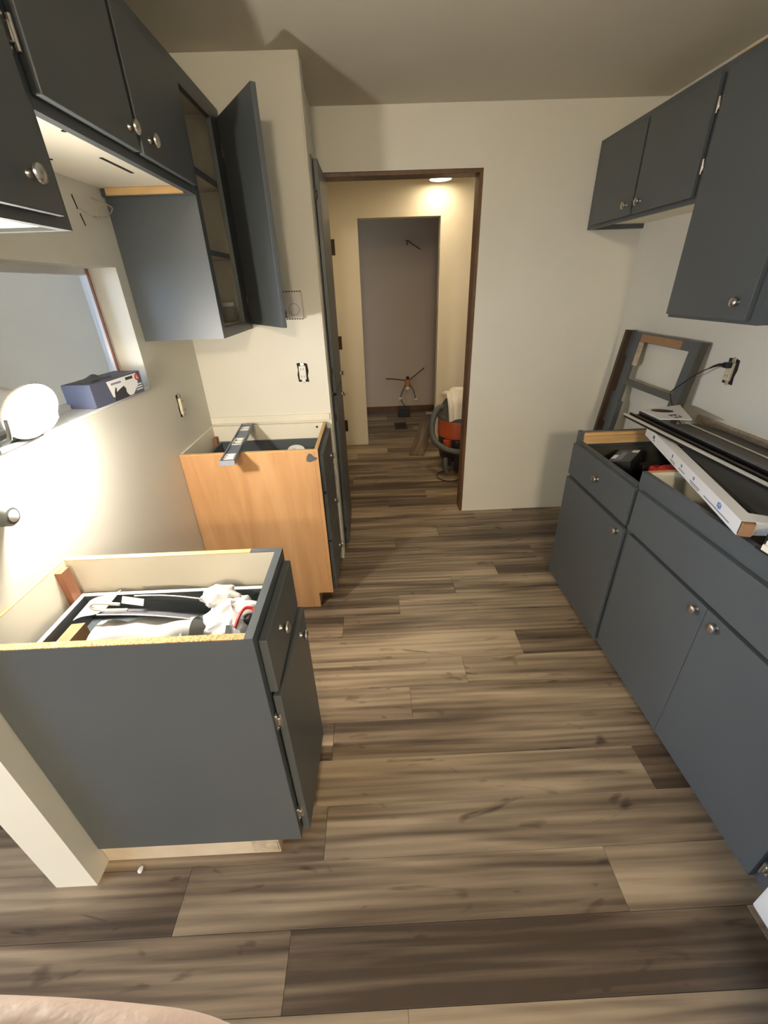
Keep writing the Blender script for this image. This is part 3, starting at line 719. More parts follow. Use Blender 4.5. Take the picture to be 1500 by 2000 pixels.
# long white carton
ca = thing('long_carton', 'long narrow white carton with blue logo lying across the sink run', 'carton', (1.03, 1.28, 0.889))
P0, P1 = Vector((1.172, 1.720, 0)), Vector((0.935, 0.908, 0))
cx = (P1 - P0); cl = cx.length; cx.normalize(); cn = Vector((-cx.y, cx.x, 0))
if cn.x < 0: cn = -cn
cz0 = zs + 0.011
CM = Matrix((cx, cn, Vector((0, 0, 1)))).transposed().to_4x4(); CM.translation = P0 + Vector((0, 0, cz0))
ch, cw = 0.042, 0.036
mb = MB()
ts = 0.001
mb.box(0, cl, 0, ts, 0, ch).box(0, cl, cw - ts, cw, 0, ch).box(0, cl, ts, cw - ts, 0, ts).box(0, cl, ts, cw - ts, ch - ts, ch)
bmesh.ops.transform(mb.bm, matrix=CM, verts=mb.bm.verts)
mb.build('tube', 'carton_white', ca)
MB().hexa([CM @ Vector(p) for p in ((cl, cw, 0.002), (cl - 0.01, cw + 0.09, 0.004), (cl - 0.05, cw + 0.12, 0.004), (cl - 0.05, cw, 0.002), (cl, cw, ch), (cl - 0.01, cw + 0.09, ch - 0.012), (cl - 0.05, cw + 0.12, ch - 0.012), (cl - 0.05, cw, ch))]).build('flap', 'carton_white', ca)
MB().box(cl - 0.012, cl + 0.010, 0.004, cw - 0.006, 0.002, ch - 0.004, 0, CM).build('inner_block', 'cardboard', ca)
def print_box(u, v, w_, h_, mat, name='print'):
    MB().box(u, u + w_, -0.0006, 0.0002, v, v + h_, 0, CM).build(name, mat, ca)
for (u, v, w_, h_, m_) in ((0.10, 0.018, 0.018, 0.012, 'ink_dark'), (0.112, 0.010, 0.012, 0.007, 'ink_grey'), (0.33, 0.020, 0.006, 0.012, 'ink_dark'), (0.32, 0.010, 0.05, 0.003, 'ink_grey'), (0.325, 0.005, 0.05, 0.002, 'ink_grey'),
                           (0.42, 0.020, 0.012, 0.010, 'ink_grey'), (0.41, 0.010, 0.055, 0.003, 'ink_grey'), (0.53, 0.021, 0.012, 0.010, 'ink_grey'), (0.515, 0.010, 0.08, 0.003, 'ink_grey'), (0.52, 0.005, 0.07, 0.002, 'ink_grey'), (0.63, 0.008, 0.17, 0.0035, 'ink_grey')):
    print_box(u, v, w_, h_, m_)
for (u, v, w_, h_) in ((0.716, 0.018, 0.005, 0.014), (0.724, 0.016, 0.006, 0.010), (0.724, 0.028, 0.006, 0.006), (0.733, 0.018, 0.005, 0.014)): print_box(u, v, w_, h_, 'ink_blue', 'logo_print')
# black open case at the frame edge
bc = thing('hard_case', 'black tray with pale rim beyond the end of the white carton', 'tray', (1.06, 0.70, ZT))
bx0, bx1, by0, by1 = 0.922, 1.16, 0.42, 0.845
bz = zs
R8 = Matrix.Translation((bx0, by1, 0)) @ Matrix.Rotation(math.radians(2), 4, 'Z') @ Matrix.Translation((-bx0, -by1, 0))
MB().box(bx0 + 0.012, bx1, by0, by1, bz + 0.0115, bz + 0.018, 0, R8).box(bx0 + 0.030, bx0 + 0.040, by0, by1, bz + 0.018, bz + 0.052, 0, R8).box(bx0 + 0.04, bx1, by1 - 0.012, by1, bz + 0.018, bz + 0.056, 0.002, R8).box(bx1 - 0.01, bx1, by0, by1 - 0.012, bz + 0.018, bz + 0.052, 0, R8).build('tray', 'black_plastic', bc)
MB().box(bx0 + 0.008, bx0 + 0.029, by0, by1 - 0.018, bz + 0.0185, bz + 0.034, 0.001, R8).box(bx0 + 0.012, bx0 + 0.029, by0, by1 - 0.02, bz + 0.034, bz + 0.045, 0.001, R8).build('rim', 'melamine', bc)
# things inside the drawer of the one-drawer cabinet
tb = thing('tool_box', 'small black tool carton with white label inside the far drawer', 'box', (1.075, 1.62, 0.697), (0.0, 0.0, math.radians(-40)))
TB = Matrix.Translation((1.083, 1.640, 0.706)) @ Matrix.Rotation(math.radians(-44), 4, 'Z') @ Matrix.Rotation(math.radians(-12), 4, 'Y')
MB().box(-0.045, 0.045, -0.09, 0.09, 0.008, 0.118, 0.003, TB).build('carton', 'black_plastic', tb)
MB().box(-0.042, 0.042, -0.087, 0.087, 0.1178, 0.1182, 0, TB).build('top_print', 'grey_plastic', tb)
MB().box(-0.018, 0.002, -0.060, 0.045, 0.118, 0.1189, 0, TB).build('label_print', 'ink_grey', tb)
MB().box(-0.040, -0.022, -0.050, 0.000, 0.118, 0.1190, 0, TB).build('label_print', 'ink_white', tb)
MB().box(0.014, 0.040, 0.045, 0.076, 0.118, 0.1189, 0, TB).build('label_print', 'paper_white', tb)
MB().box(-0.0457, -0.045, -0.045, -0.015, 0.055, 0.062, 0, TB).build('label_print', 'ink_grey', tb)
MB().box(-0.0457, -0.045, -0.045, 0.03, 0.075, 0.079, 0, TB).build('label_print', 'ink_grey', tb)
rt = thing('power_tool', 'red and black cordless power tool lying in the far drawer', 'power tool', (1.20, 1.53, 0.697))
RT = Matrix.Translation((1.185, 1.500, 0.775)) @ Matrix.Rotation(math.radians(190), 4, 'Z')
MB().cyl(RT @ Vector((-0.085, 0, 0.02)), RT @ Vector((0.045, 0, 0.02)), 0.036, 0.042, 20).sphere(RT @ Vector((0.045, 0, 0.02)), 0.042, (0.7, 1, 1), 16, RT.to_3x3().to_4x4()).build('motor_housing', 'red_plastic', rt, True)
MB().cyl(RT @ Vector((-0.115, 0, 0.02)), RT @ Vector((-0.084, 0, 0.02)), 0.022, 0.036, 20).build('nose', 'grey_plastic', rt, True)
MB().box(-0.01, 0.04, -0.10, -0.03, -0.012, 0.028, 0.012, RT, 3).build('handle', 'red_plastic', rt, True)
MB().box(-0.03, 0.065, -0.125, -0.085, -0.075, 0.030, 0.006, RT, 2).build('battery', 'black_plastic', rt)
MB().lathe([(0, 0), (0.012, 0), (0.012, 0.004), (0, 0.005)], RT @ Vector((0.0, 0.0, 0.0605)), (0, 0, 1), 12).build('dial', 'black_plastic', rt)
# timber ledger fixed to the wall behind the cabinets
ld = MB().box(xR - 0.014, xR - 0.0005, 0.46, 1.88, ZT + 0.012, ZT + 0.044)
struct(ld, 'trim_5', 'gypsum')

# ------------------------------------------------------------------ old face frame leaning on the wall in the fridge gap
c = thing('face_frame', 'old grey face frame with bare brown wood leaning against the cream wall', 'frame', (1.34, 2.26, 0))
def lean(y, w, s):  # point on the leaning plane: s = length up the frame, w = offset in thickness
    th = math.atan2(0.135, 1.222)
    return Vector((1.348 + s * math.sin(th) - w * math.cos(th), y, s * math.cos(th) + w * math.sin(th) + 0.004))
def lbar(y0, y1, w0, w1, s0, s1):
    return MB().hexa([lean(y0, w0, s0), lean(y1, w0, s0), lean(y1, w1, s0), lean(y0, w1, s0), lean(y0, w0, s1), lean(y1, w0, s1), lean(y1, w1, s1), lean(y0, w1, s1)])
FL = 1.228
lbar(2.408, 2.470, 0.0, 0.018, 0, FL).build('stile', 'blue_paint', c)
lbar(1.940, 2.000, 0.0, 0.018, 0, FL).build('stile', 'blue_paint', c)
lbar(2.500, 2.522, -0.012, 0.045, 0, FL + 0.004).build('side_board', 'old_brown', c)
lbar(1.928, 1.940, -0.01, 0.022, 0, FL).build('side_board', 'dark_laminate', c)
for s0, s1 in ((0.02, 0.55), (0.72, 0.90), (1.10, FL)): lbar(2.470, 2.500, 0.0, 0.016, s0, s1).build('spacer', 'blue_paint', c)
lbar(2.0, 2.408, 0.0, 0.018, FL - 0.045, FL).build('rail', 'blue_paint', c)
lbar(2.06, 2.390, 0.0178, 0.0195, FL - 0.042, FL - 0.006).build('bare_patch', 'cardboard', c)
lbar(2.0, 2.408, 0.0, 0.018, 0.955, 0.985).build('rail', 'grey_plastic', c)
lbar(2.0, 2.408, 0.0, 0.018, 0.02, 0.07).build('rail', 'blue_paint', c)
lbar(2.385, 2.408, -0.004, 0.012, 1.06, FL - 0.045).build('block', 'gypsum', c)
lbar(2.385, 2.408, 0.0, 0.030, 0.55, 0.86).build('side_board', 'blue_paint', c)

# ------------------------------------------------------------------ wall outlets, thermostat, wires
def outlet(label, o, ex, ez_out, dev='cream_plastic', w=0.05, h=0.09):
    """opened outlet without cover plate: torn hole, yoke, device face with two sockets, screws"""
    t = thing('wall_outlet', label, 'outlet', o)
    o, e, n_ = Vector(o), Vector(ex), Vector(ez_out)
    R = Matrix((e, n_, Vector((0, 0, 1)))).transposed().to_4x4(); R.translation = o
    pts = [(-w / 2, -h / 2), (-w / 2 - 0.003, -0.01), (-w / 2 + 0.002, 0.012), (-w / 2 - 0.002, h / 2), (0.0, h / 2 + 0.004), (w / 2, h / 2 - 0.003), (w / 2 + 0.004, 0.008), (w / 2 - 0.002, -0.018), (w / 2 + 0.002, -h / 2 - 0.002), (0.004, -h / 2 - 0.001)]
    mb = MB().prism(pts, (0, 0, 0), (1, 0, 0), (0, 0, 1), (0, 1, 0), 0.0012); mb.build('wall_hole', 'hole_dark', t, False, R)
    MB().box(-0.009, 0.009, 0.0012, 0.004, -h / 2 - 0.006, h / 2 + 0.006, 0.0008).build('yoke', 'steel_hinge', t, False, R)
    f_ = MB().box(-0.017, 0.017, 0.002, 0.014, -h * 0.37, h * 0.37, 0.003, None, 2).build('device', dev, t, False, R)
    for sz in (-1, 1):
        MB().box(-0.007, -0.005, 0.0138, 0.0145, sz * 0.018 - 0.004, sz * 0.018 + 0.005).box(0.005, 0.007, 0.0138, 0.0145, sz * 0.018 - 0.004, sz * 0.018 + 0.005).build('socket_slot', 'hole_dark', f_, False, R)
    for sz in (-1, 1): MB().sphere((0, 0.0045, sz * (h / 2 + 0.002)), 0.0035, (1, 0.6, 1), 8).build('screw', 'steel_hinge', t, True, R)
    return t, R
outlet('opened outlet without plate on the alcove wall below the thermostat', (-0.347, Yc - 0.0005, 1.125), (1, 0, 0), (0, -1, 0), 'white_plastic', 0.050, 0.088)
outlet('outlet without plate on the stove gap wall beside the window', (xL + 0.0005, 1.868, 1.056), (0, 1, 0), (1, 0, 0), 'cream_plastic', 0.040, 0.094)
t, R = outlet('pulled-out outlet with a black plug above the dark laminate sheets', (xR - 0.0005, 1.792, 1.128), (0, -1, 0), (-1, 0, 0), 'cream_plastic', 0.056, 0.100)
# plug adapter and cord
pc = thing('charger_lead', 'black plug with thin cord hanging from the pulled-out outlet', 'cord', (1.49, 1.80, 1.16))
MB().box(1.478, 1.502, 1.776, 1.802, 1.143, 1.166, 0.004, None, 2).build('plug', 'black_plastic', pc)
MB().tube([(1.480, 1.795, 1.155), (1.472, 1.815, 1.152), (1.468, 1.835, 1.143), (1.464, 1.85, 1.133)], lambda q: 0.008 - 0.005 * q, 8).build('strain_relief', 'black_plastic', pc, True)
pts = []
KP = [(1.465, 1.848, 1.135), (1.452, 1.90, 1.098), (1.438, 1.955, 1.045), (1.428, 1.990, 1.008), (1.424, 1.985, 0.985), (1.415, 1.945, 0.955), (1.405, 1.895, 0.925), (1.39, 1.82, 0.899)]
def spline(P, n=8):
    P = [Vector(p) for p in P]; out = []
    for i in range(len(P) - 1):
        p0 = P[max(i - 1, 0)]; p1 = P[i]; p2 = P[i + 1]; p3 = P[min(i + 2, len(P) - 1)]
        for k in range(n):
            u = k / n
            out.append(0.5 * ((2 * p1) + (p2 - p0) * u + (2 * p0 - 5 * p1 + 4 * p2 - p3) * u * u + (3 * p1 - p0 - 3 * p2 + p3) * u ** 3))
    out.append(P[-1]); return out
MB().tube(spline(KP), 0.0024, 8).build('cable', 'black_plastic', pc, True)
# thermostat
th = thing('thermostat', 'white wall thermostat with a round dial beside the open cabinet door', 'thermostat', (-0.352, Yc, 1.426))
MB().box(-0.395, -0.309, Yc - 0.030, Yc - 0.0005, 1.368, 1.484, 0.004, None, 2).build('case', 'thermo_case', th)
MB().lathe([(0.024, 0), (0.024, 0.004), (0.022, 0.006), (0.021, 0.006), (0.0205, 0.002), (0, 0.002)], (-0.348, Yc - 0.030, 1.410), (0, -1, 0), 28).build('dial', 'thermo_case', th, True)
MB().lathe([(0.0255, 0), (0.0255, 0.0006), (0.0238, 0.0006), (0.0238, 0)], (-0.348, Yc - 0.030, 1.410), (0, -1, 0), 28).build('dial_ring', 'ink_grey', th, True)
for i in range(7):
    x = -0.388 + i * 0.0118
    MB().box(x, x + 0.006, Yc - 0.0312, Yc - 0.02, 1.4805, 1.4848).build('vent_slot', 'hole_dark', th)
    MB().box(x, x + 0.006, Yc - 0.0312, Yc - 0.02, 1.3672, 1.3715).build('vent_slot', 'hole_dark', th)
# loose wire and slits where the range hood hung
wr = thing('hood_wiring', 'thin loose wire and two slits in the wall below the short cabinet', 'wiring', (xL, 1.55, 1.72))
for (ya_, yb_2, za, zb_) in ((1.532, 1.541, 1.722, 1.752), (1.546, 1.556, 1.682, 1.708)):
    MB().prism([(ya_, zb_), (ya_ + 0.004, zb_ + 0.003), (yb_2 + 0.004, za), (yb_2, za - 0.003)], (xL + 0.0002, 0, 0), (0, 1, 0), (0, 0, 1), (1, 0, 0), 0.001).build('slit', 'hole_dark', wr)
MB().tube(spline([(xL + 0.002, 1.552, 1.722), (xL + 0.02, 1.585, 1.700), (xL + 0.03, 1.600, 1.722), (xL + 0.025, 1.58, 1.750), (xL + 0.02, 1.64, 1.752), (xL + 0.03, 1.69, 1.742), (xL + 0.02, 1.66, 1.715), (xL + 0.012, 1.60, 1.708)]), 0.0018, 6).build('wire', 'gypsum', wr, True)

# ------------------------------------------------------------------ work lamp on the window sill
lp = thing('work_lamp', 'glaring round work lamp standing on the window sill', 'lamp', (-0.862, 0.985, zw0 + 0.011))
LO = Vector((-0.800, 0.990, 1.262)); LA = Vector((0.80, -0.22, -0.36)).normalized()
MB().lathe([(0.0, -0.075), (0.025, -0.075), (0.030, -0.050), (0.034, -0.040), (0.066, 0.0), (0.069, 0.002), (0.068, 0.006), (0.064, 0.002), (0.030, -0.034), (0, -0.036)], LO, LA, 32).build('reflector', 'bright_metal', lp, True)
MB().lathe([(0.0, 0.056), (0.018, 0.053), (0.034, 0.040), (0.040, 0.022), (0.036, 0.004), (0.022, -0.015), (0.016, -0.034), (0, -0.0345)], LO, LA, 28).build('bulb', emit('work_lamp_glow', (1.0, 0.93, 0.82), WORK_W), lp, True)
MB().tube(spline([LO + Vector((0.0, -0.072, 0)), LO + Vector((-0.005, -0.078, -0.04)), Vector((-0.848, 0.935, 1.204)), Vector((-0.850, 0.985, 1.200)), Vector((-0.848, 1.035, 1.204)), LO + Vector((-0.005, 0.078, -0.04)), LO + Vector((0.0, 0.072, 0))]), 0.005, 8).build('bracket', 'grey_plastic', lp, True)
MB().box(-0.925, -0.840, 0.915, 1.055, zw0 + 0.0105, zw0 + 0.022, 0.004, None, 2).build('foot', 'grey_plastic', lp)

# box of gloves on the sill
gb = thing('glove_box', 'dark and white box of disposable gloves on the window sill', 'box', (-0.88, 1.44, zw0 + 0.011), (0, 0, math.radians(8)))
GM = Matrix.Translation((-0.885, 1.445, zw0 + 0.0105)) @ Matrix.Rotation(math.radians(-7), 4, 'Z')
MB().box(-0.05, 0.045, -0.125, 0.125, 0, 0.072, 0.003, GM, 2).build('carton', 'glove_carton', gb)
def gface(pts, mat, name, d=0.0005):
    MB().prism(pts, (0.0451, 0, 0), (0, 1, 0), (0, 0, 1), (1, 0, 0), d).build(name, mat, gb, False, GM)
gface([(-0.04, 0.016), (-0.052, 0.066), (0.10, 0.068), (0.098, 0.03), (0.06, 0.004), (0.03, 0.004)], 'ink_white', 'white_print')
gface([(-0.035, 0.003), (-0.028, 0.030), (-0.018, 0.043), (-0.014, 0.041), (-0.018, 0.028), (0.000, 0.034), (0.022, 0.040), (0.030, 0.030), (0.028, 0.018), (0.040, 0.003)], 'ink_dark', 'hand_print', 0.0009)
gface([(0.10 + 0.011 * math.cos(2 * PI * i / 16), 0.054 + 0.011 * math.sin(2 * PI * i / 16)) for i in range(16)], 'ink_red', 'round_logo', 0.0009)
gface([(0.098, 0.060), (0.101, 0.060), (0.101, 0.052), (0.106, 0.052), (0.106, 0.049), (0.098, 0.049)], 'ink_white', 'logo_letter', 0.0013)
for i in range(3): gface([(0.082, 0.012 + i * 0.008), (0.118, 0.012 + i * 0.008), (0.118, 0.016 + i * 0.008), (0.082, 0.016 + i * 0.008)], 'ink_white', 'text_line', 0.0009)
gface([(-0.035, 0.052), (0.015, 0.052), (0.015, 0.058), (-0.035, 0.058)], 'ink_grey', 'text_line', 0.0009)
gface([(0.04, 0.054), (0.078, 0.054), (0.078, 0.063), (0.04, 0.063)], 'ink_dark', 'text_line', 0.0009)
MB().grid(10, 6, lambda u, v_, dz: GM @ Vector((-0.03 + 0.05 * v_, -0.10 + 0.11 * u, 0.0725 + dz + 0.014 * math.sin(PI * u) * math.sin(PI * v_) + 0.003 * math.sin(9 * u + 5 * v_))), 0.001).build('glove_tuft', 'grey_plastic', gb, True)
# grey plug on the wall under the lamp
pg = thing('plug_adapter', 'grey round plug on the wall under the glaring lamp', 'plug', (xL, 0.852, 1.065))
MB().lathe([(0, 0), (0.021, 0), (0.024, 0.006), (0.024, 0.030), (0.019, 0.037), (0, 0.038)], (xL + 0.0005, 0.842, 1.066), (1, 0, 0), 20).build('cap', 'grey_plastic', pg, True)
MB().lathe([(0.010, 0.0375), (0.014, 0.0385), (0.010, 0.0405), (0, 0.041)], (xL + 0.0005, 0.842, 1.066), (1, 0, 0), 16).build('socket', 'white_plastic', pg, True)

# ------------------------------------------------------------------ rubbish in the near cabinet's drawer
zf = 0.697
# plastic roll
pr = thing('plastic_roll', 'rolled sheet of cloudy clear plastic in the open cabinet drawer', 'plastic roll', (-0.60, 0.79, zf))
def rollf(u, v_, dz):
    a = 2 * PI * v_
    r = 0.042 + dz + 0.0035 * math.sin(3 * a + 9 * u) + 0.002 * math.sin(17 * u)
    return Vector((-0.700 + 0.235 * u, 0.775 + r * math.cos(a) * 1.15 + 0.01 * u, zf + 0.050 + r * math.sin(a)))
MB().grid(18, 22, rollf).build('film', 'plastic_film', pr, True)
def foldf(u, v_, dz):
    return Vector((-0.680 + 0.20 * u, 0.700 - 0.004 * math.sin(6 * u) + 0.05 * v_, zf + 0.050 + dz + 0.030 * v_ + 0.004 * math.sin(10 * u + 4 * v_)))
MB().grid(14, 8, foldf, 0.001).build('fold', 'plastic_film', pr, True)
# sandpaper sheets
def bent(x0, y0, ang_, w_, d_, z0, rise):
    ca_, sa_ = math.cos(ang_), math.sin(ang_)
    def fn(u, v_, dz):
        a, b_2 = w_ * u, d_ * v_
        return Vector((x0 + a * ca_ - b_2 * sa_, y0 + a * sa_ + b_2 * ca_, z0 + dz + rise * (u - 0.5) + 0.004 * math.sin(PI * u)))
    return fn
def strip_sheet(A, B, d_, drop):
    A, B = Vector(A), Vector(B)
    def fn(u, v_, dz):
        p = A.lerp(B, u); k_ = 0.006 * math.sin(PI * u)
        return Vector((p.x, p.y + d_ * v_, p.z + dz + k_ - drop * v_))
    return fn
for fn_, row, lab in ((strip_sheet((-0.690, 0.790, 0.815), (-0.468, 0.790, 0.788), 0.055, 0.030), 0, 'dark sheet with pale edge lying lowest across the rubbish in the drawer'), (strip_sheet((-0.622, 0.842, 0.826), (-0.462, 0.842, 0.808), 0.040, 0.034), 0, 'dark sheet leaning uppermost over the rubbish in the drawer')):
    ss = thing('sandpaper_sheet', lab, 'sheet', tuple(fn_(0.5, 0.5, 0)))
    MB().grid(8, 4, fn_, 0.0016).build('sheet', 'sand_sheet', ss)
    MB().tube([fn_(i / 8, row, 0.0005) for i in range(9)], 0.0016, 6).build('paper_edge', 'paper_white', ss)
solo(MB().tube(spline([(-0.62, 0.800, 0.818), (-0.68, 0.800, 0.820), (-0.706, 0.803, 0.827), (-0.702, 0.807, 0.836), (-0.67, 0.812, 0.830), (-0.645, 0.815, 0.824)]), 0.004, 8), 'folded_paper', 'paper_white', 'folded paper end curled over at the dark sheets', 'paper', None, True)
solo(MB().grid(6, 4, lambda u, v_, dz: Vector((-0.645 + 0.05 * u, 0.822 + 0.012 * v_, 0.822 + dz + 0.012 * v_ - 0.012 * u)), 0.001), 'paper_scrap', 'paper_white', 'torn paper scrap tucked under the upper dark sheet', 'paper')
solo(MB().grid(8, 6, lambda u, v_, dz: Vector((-0.795 + 0.085 * u + 0.01 * v_, 0.835 + 0.065 * v_ + 0.01 * u, 0.762 + dz + 0.022 * u + 0.010 * v_ + 0.003 * math.sin(7 * u))), 0.001), 'envelope', 'paper_white', 'crumpled white envelope at the back end of the drawer', 'envelope')
solo(MB().hexa([(-0.800, 0.755, zf), (-0.755, 0.750, zf), (-0.752, 0.820, zf), (-0.797, 0.825, zf), (-0.795, 0.755, 0.758), (-0.757, 0.752, 0.764), (-0.753, 0.820, 0.766), (-0.792, 0.823, 0.760)]), 'cardboard_scrap', 'cardboard', 'brown cardboard piece standing in the drawer corner', 'cardboard')
# plastic bag
bgo = thing('plastic_bag', 'crumpled white plastic bag with red logo stuffed in the drawer', 'bag', (-0.38, 0.82, zf))
def bagf(u, v_, dz):
    a, b_2 = 2 * PI * u, PI * v_
    r = 1 + 0.13 * math.sin(5 * a + 3 * b_2) + 0.09 * math.sin(9 * a - 4 * b_2) + 0.06 * math.cos(13 * a + 7 * b_2)
    return Vector((-0.375 + 0.072 * r * math.sin(b_2) * math.cos(a), 0.812 + 0.078 * r * math.sin(b_2) * math.sin(a), zf + 0.058 - 0.052 * math.cos(b_2) * (1 + 0.1 * math.sin(4 * a)) * -1 * -1))
mb = MB().grid(36, 16, bagf); bmesh.ops.remove_doubles(mb.bm, verts=mb.bm.verts, dist=1e-4)
mb.build('bag_body', 'carton_white', bgo, True)
def bag2(u, v_, dz):
    a, b_2 = 2 * PI * u, PI * v_
    r = 1 + 0.16 * math.sin(4 * a + 5 * b_2) + 0.1 * math.cos(7 * a - 3 * b_2)
    return Vector((-0.420 + 0.045 * r * math.sin(b_2) * math.cos(a), 0.865 + 0.030 * r * math.sin(b_2) * math.sin(a), zf + 0.098 - 0.030 * math.cos(b_2)))
mb = MB().grid(28, 14, bag2); bmesh.ops.remove_doubles(mb.bm, verts=mb.bm.verts, dist=1e-4)
mb.build('bag_knot', 'carton_white', bgo, True)
MB().tube(spline([(-0.352, 0.752, 0.790), (-0.346, 0.775, 0.803), (-0.338, 0.80, 0.806), (-0.320, 0.805, 0.800), (-0.312, 0.79, 0.793)]), 0.004, 6).build('logo_print', 'ink_red', bgo, True)
MB().sphere((-0.328, 0.785, 0.785), 0.018, (1, 1, 0.7), 12).build('dark_print', 'black_plastic', bgo, True)

# ------------------------------------------------------------------ hall
hd = thing('door_1', None, None, (-0.285, 3.25, 0))
hd['kind'] = 'structure'; hd['label'] = 'brown edged hall door folded flat against the hall wall'
MB().box(-0.305, -0.266, 2.92, 3.60, 0.008, 2.0, 0.001).build('door_leaf', 'door_wood', hd)
for z in (1.75, 1.10, 0.42):
    h_ = MB().box(-0.2655, -0.2635, 3.575, 3.602, z - 0.05, z + 0.05)
    for i in range(5): h_.cyl((-0.258, 3.604, z - 0.05 + i * 0.02 + 0.001), (-0.258, 3.604, z - 0.05 + i * 0.02 + 0.019), 0.0075 if i % 2 == 0 else 0.0062, None, 10)
    h_.box(-0.262, -0.236, 3.600, 3.603, z - 0.05, z + 0.05)
    h_.build('hinge', 'bronze_hinge', hd)
hl = thing('ceiling_light', 'glowing round ceiling light in the hall', 'light', (0.60, 4.13, H))
MB().lathe([(0, 0), (0.095, 0), (0.095, -0.042), (0.090, -0.050), (0.083, -0.050), (0.083, -0.030), (0, -0.030)], (0.60, 4.13, H - 0.0005), (0, 0, 1), 32).build('rim', 'white_plastic', hl, True)
MB().lathe([(0.0825, -0.040), (0.0825, -0.048), (0.07, -0.052), (0.04, -0.054), (0, -0.055)], (0.60, 4.13, H), (0, 0, 1), 32).build('diffuser', emit('hall_glow', (1.0, 0.80, 0.53), HALL_W), hl, True)
h2 = thing('ceiling_light', 'added unseen round ceiling light of the hall, nearer the kitchen', 'light', (0.55, 3.35, H))  # lamp out of view, added to brighten the hall evenly
MB().lathe([(0, 0), (0.095, 0), (0.095, -0.022), (0.090, -0.030), (0.083, -0.030), (0.083, -0.015), (0, -0.015)], (0.55, 3.35, H - 0.0005), (0, 0, 1), 32).build('rim', 'white_plastic', h2, True)
MB().lathe([(0.0825, -0.020), (0.0825, -0.028), (0.07, -0.032), (0.04, -0.034), (0, -0.035)], (0.55, 3.35, H), (0, 0, 1), 32).build('diffuser', emit('hall_fill_glow', (1.0, 0.80, 0.53), HALL2_W), h2, True)
# loose plank
lq = D.objects.new('loose_plank', plank_mesh.copy()); COL.objects.link(lq)
lq.data.transform(Matrix.Diagonal((1, 1, 3, 1))); lq.data.transform(Matrix.Translation((0, 0, 0.018)))
lq.location = (0.475, 3.885, 0.0); lq.rotation_euler = (0, 0, math.radians(78)); lq['tone'] = 0.30
tag(lq, 'loose floor plank lying through the bathroom doorway', 'plank')
# shop vacuum
vc = thing('shop_vacuum', 'orange and black shop vacuum in the hall behind the door lining', 'vacuum', (0.76, 3.62, 0))
VO = Vector((0.765, 3.63, 0))
MB().lathe([(0, 0.09), (0.175, 0.09), (0.182, 0.12), (0.190, 0.20), (0.195, 0.30)], VO, (0, 0, 1), 32).build('tank', 'black_plastic', vc, True)
MB().lathe([(0.1955, 0.30), (0.200, 0.305), (0.200, 0.44), (0.196, 0.455), (0, 0.455)], VO, (0, 0, 1), 32).build('tank_band', 'orange_plastic', vc, True)
MB().lathe([(0, 0.455), (0.205, 0.455), (0.207, 0.475), (0.185, 0.50), (0.175, 0.56), (0.15, 0.60), (0, 0.615)], VO, (0, 0, 1), 32).build('motor_head', 'grey_plastic', vc, True)
MB().tube(spline([VO + Vector((-0.10, 0, 0.58)), VO + Vector((-0.10, 0, 0.66)), VO + Vector((0, 0, 0.69)), VO + Vector((0.10, 0, 0.66)), VO + Vector((0.10, 0, 0.58))]), 0.014, 8).build('handle', 'black_plastic', vc, True)
MB().box(-0.02, 0.04, -0.235, -0.165, 0.20, 0.30, 0.01, Matrix.Translation(VO) @ Matrix.Rotation(math.radians(-45), 4, 'Z'), 2).build('tank_panel', 'orange_plastic', vc)
MB().tube(spline([VO + Vector((-0.13, -0.02, 0.54)), VO + Vector((-0.20, -0.04, 0.55)), VO + Vector((-0.255, -0.07, 0.47)), VO + Vector((-0.265, -0.10, 0.34)), VO + Vector((-0.23, -0.17, 0.27)), VO + Vector((-0.13, -0.235, 0.23)), VO + Vector((0.0, -0.25, 0.21)), VO + Vector((0.1, -0.24, 0.20))], 10), lambda q: 0.026 + 0.0022 * math.sin(q * 420), 12).build('hose', 'grey_plastic', vc, True)
for i in range(4):
    a = PI / 4 + i * PI / 2
    p = VO + Vector((0.165 * math.cos(a), 0.165 * math.sin(a), 0))
    cs = MB().box(p.x - 0.03, p.x + 0.03, p.y - 0.03, p.y + 0.03, 0.05, 0.12, 0.008).build('caster_foot', 'black_plastic', vc)
    MB().cyl((p.x - 0.012, p.y, 0.027), (p.x + 0.012, p.y, 0.027), 0.027, None, 16).build('caster', 'grey_plastic', cs)
MB().tube(spline([VO + Vector((-0.16, -0.22, 0.16)), VO + Vector((-0.165, -0.24, 0.10)), VO + Vector((-0.150, -0.245, 0.03))]), 0.022, 10).build('floor_nozzle', 'grey_plastic', vc, True)
MB().box(-0.05, 0.02, -0.23, -0.15, 0.03, 0.30, 0.01, Matrix.Translation(VO) @ Matrix.Rotation(math.radians(-8), 4, 'Z'), 2).build('tool_caddy', 'black_plastic', vc)
solo(MB().tube(spline([(0.74, 3.33, 0.004), (0.66, 3.26, 0.004), (0.58, 3.27, 0.004), (0.53, 3.34, 0.004), (0.54, 3.42, 0.004), (0.59, 3.47, 0.004), (0.63, 3.45, 0.004)], 10), 0.0035, 6), 'vacuum_cord', 'black_plastic', 'thin black cord looped on the floor below the shop vacuum', 'cord', None, True)
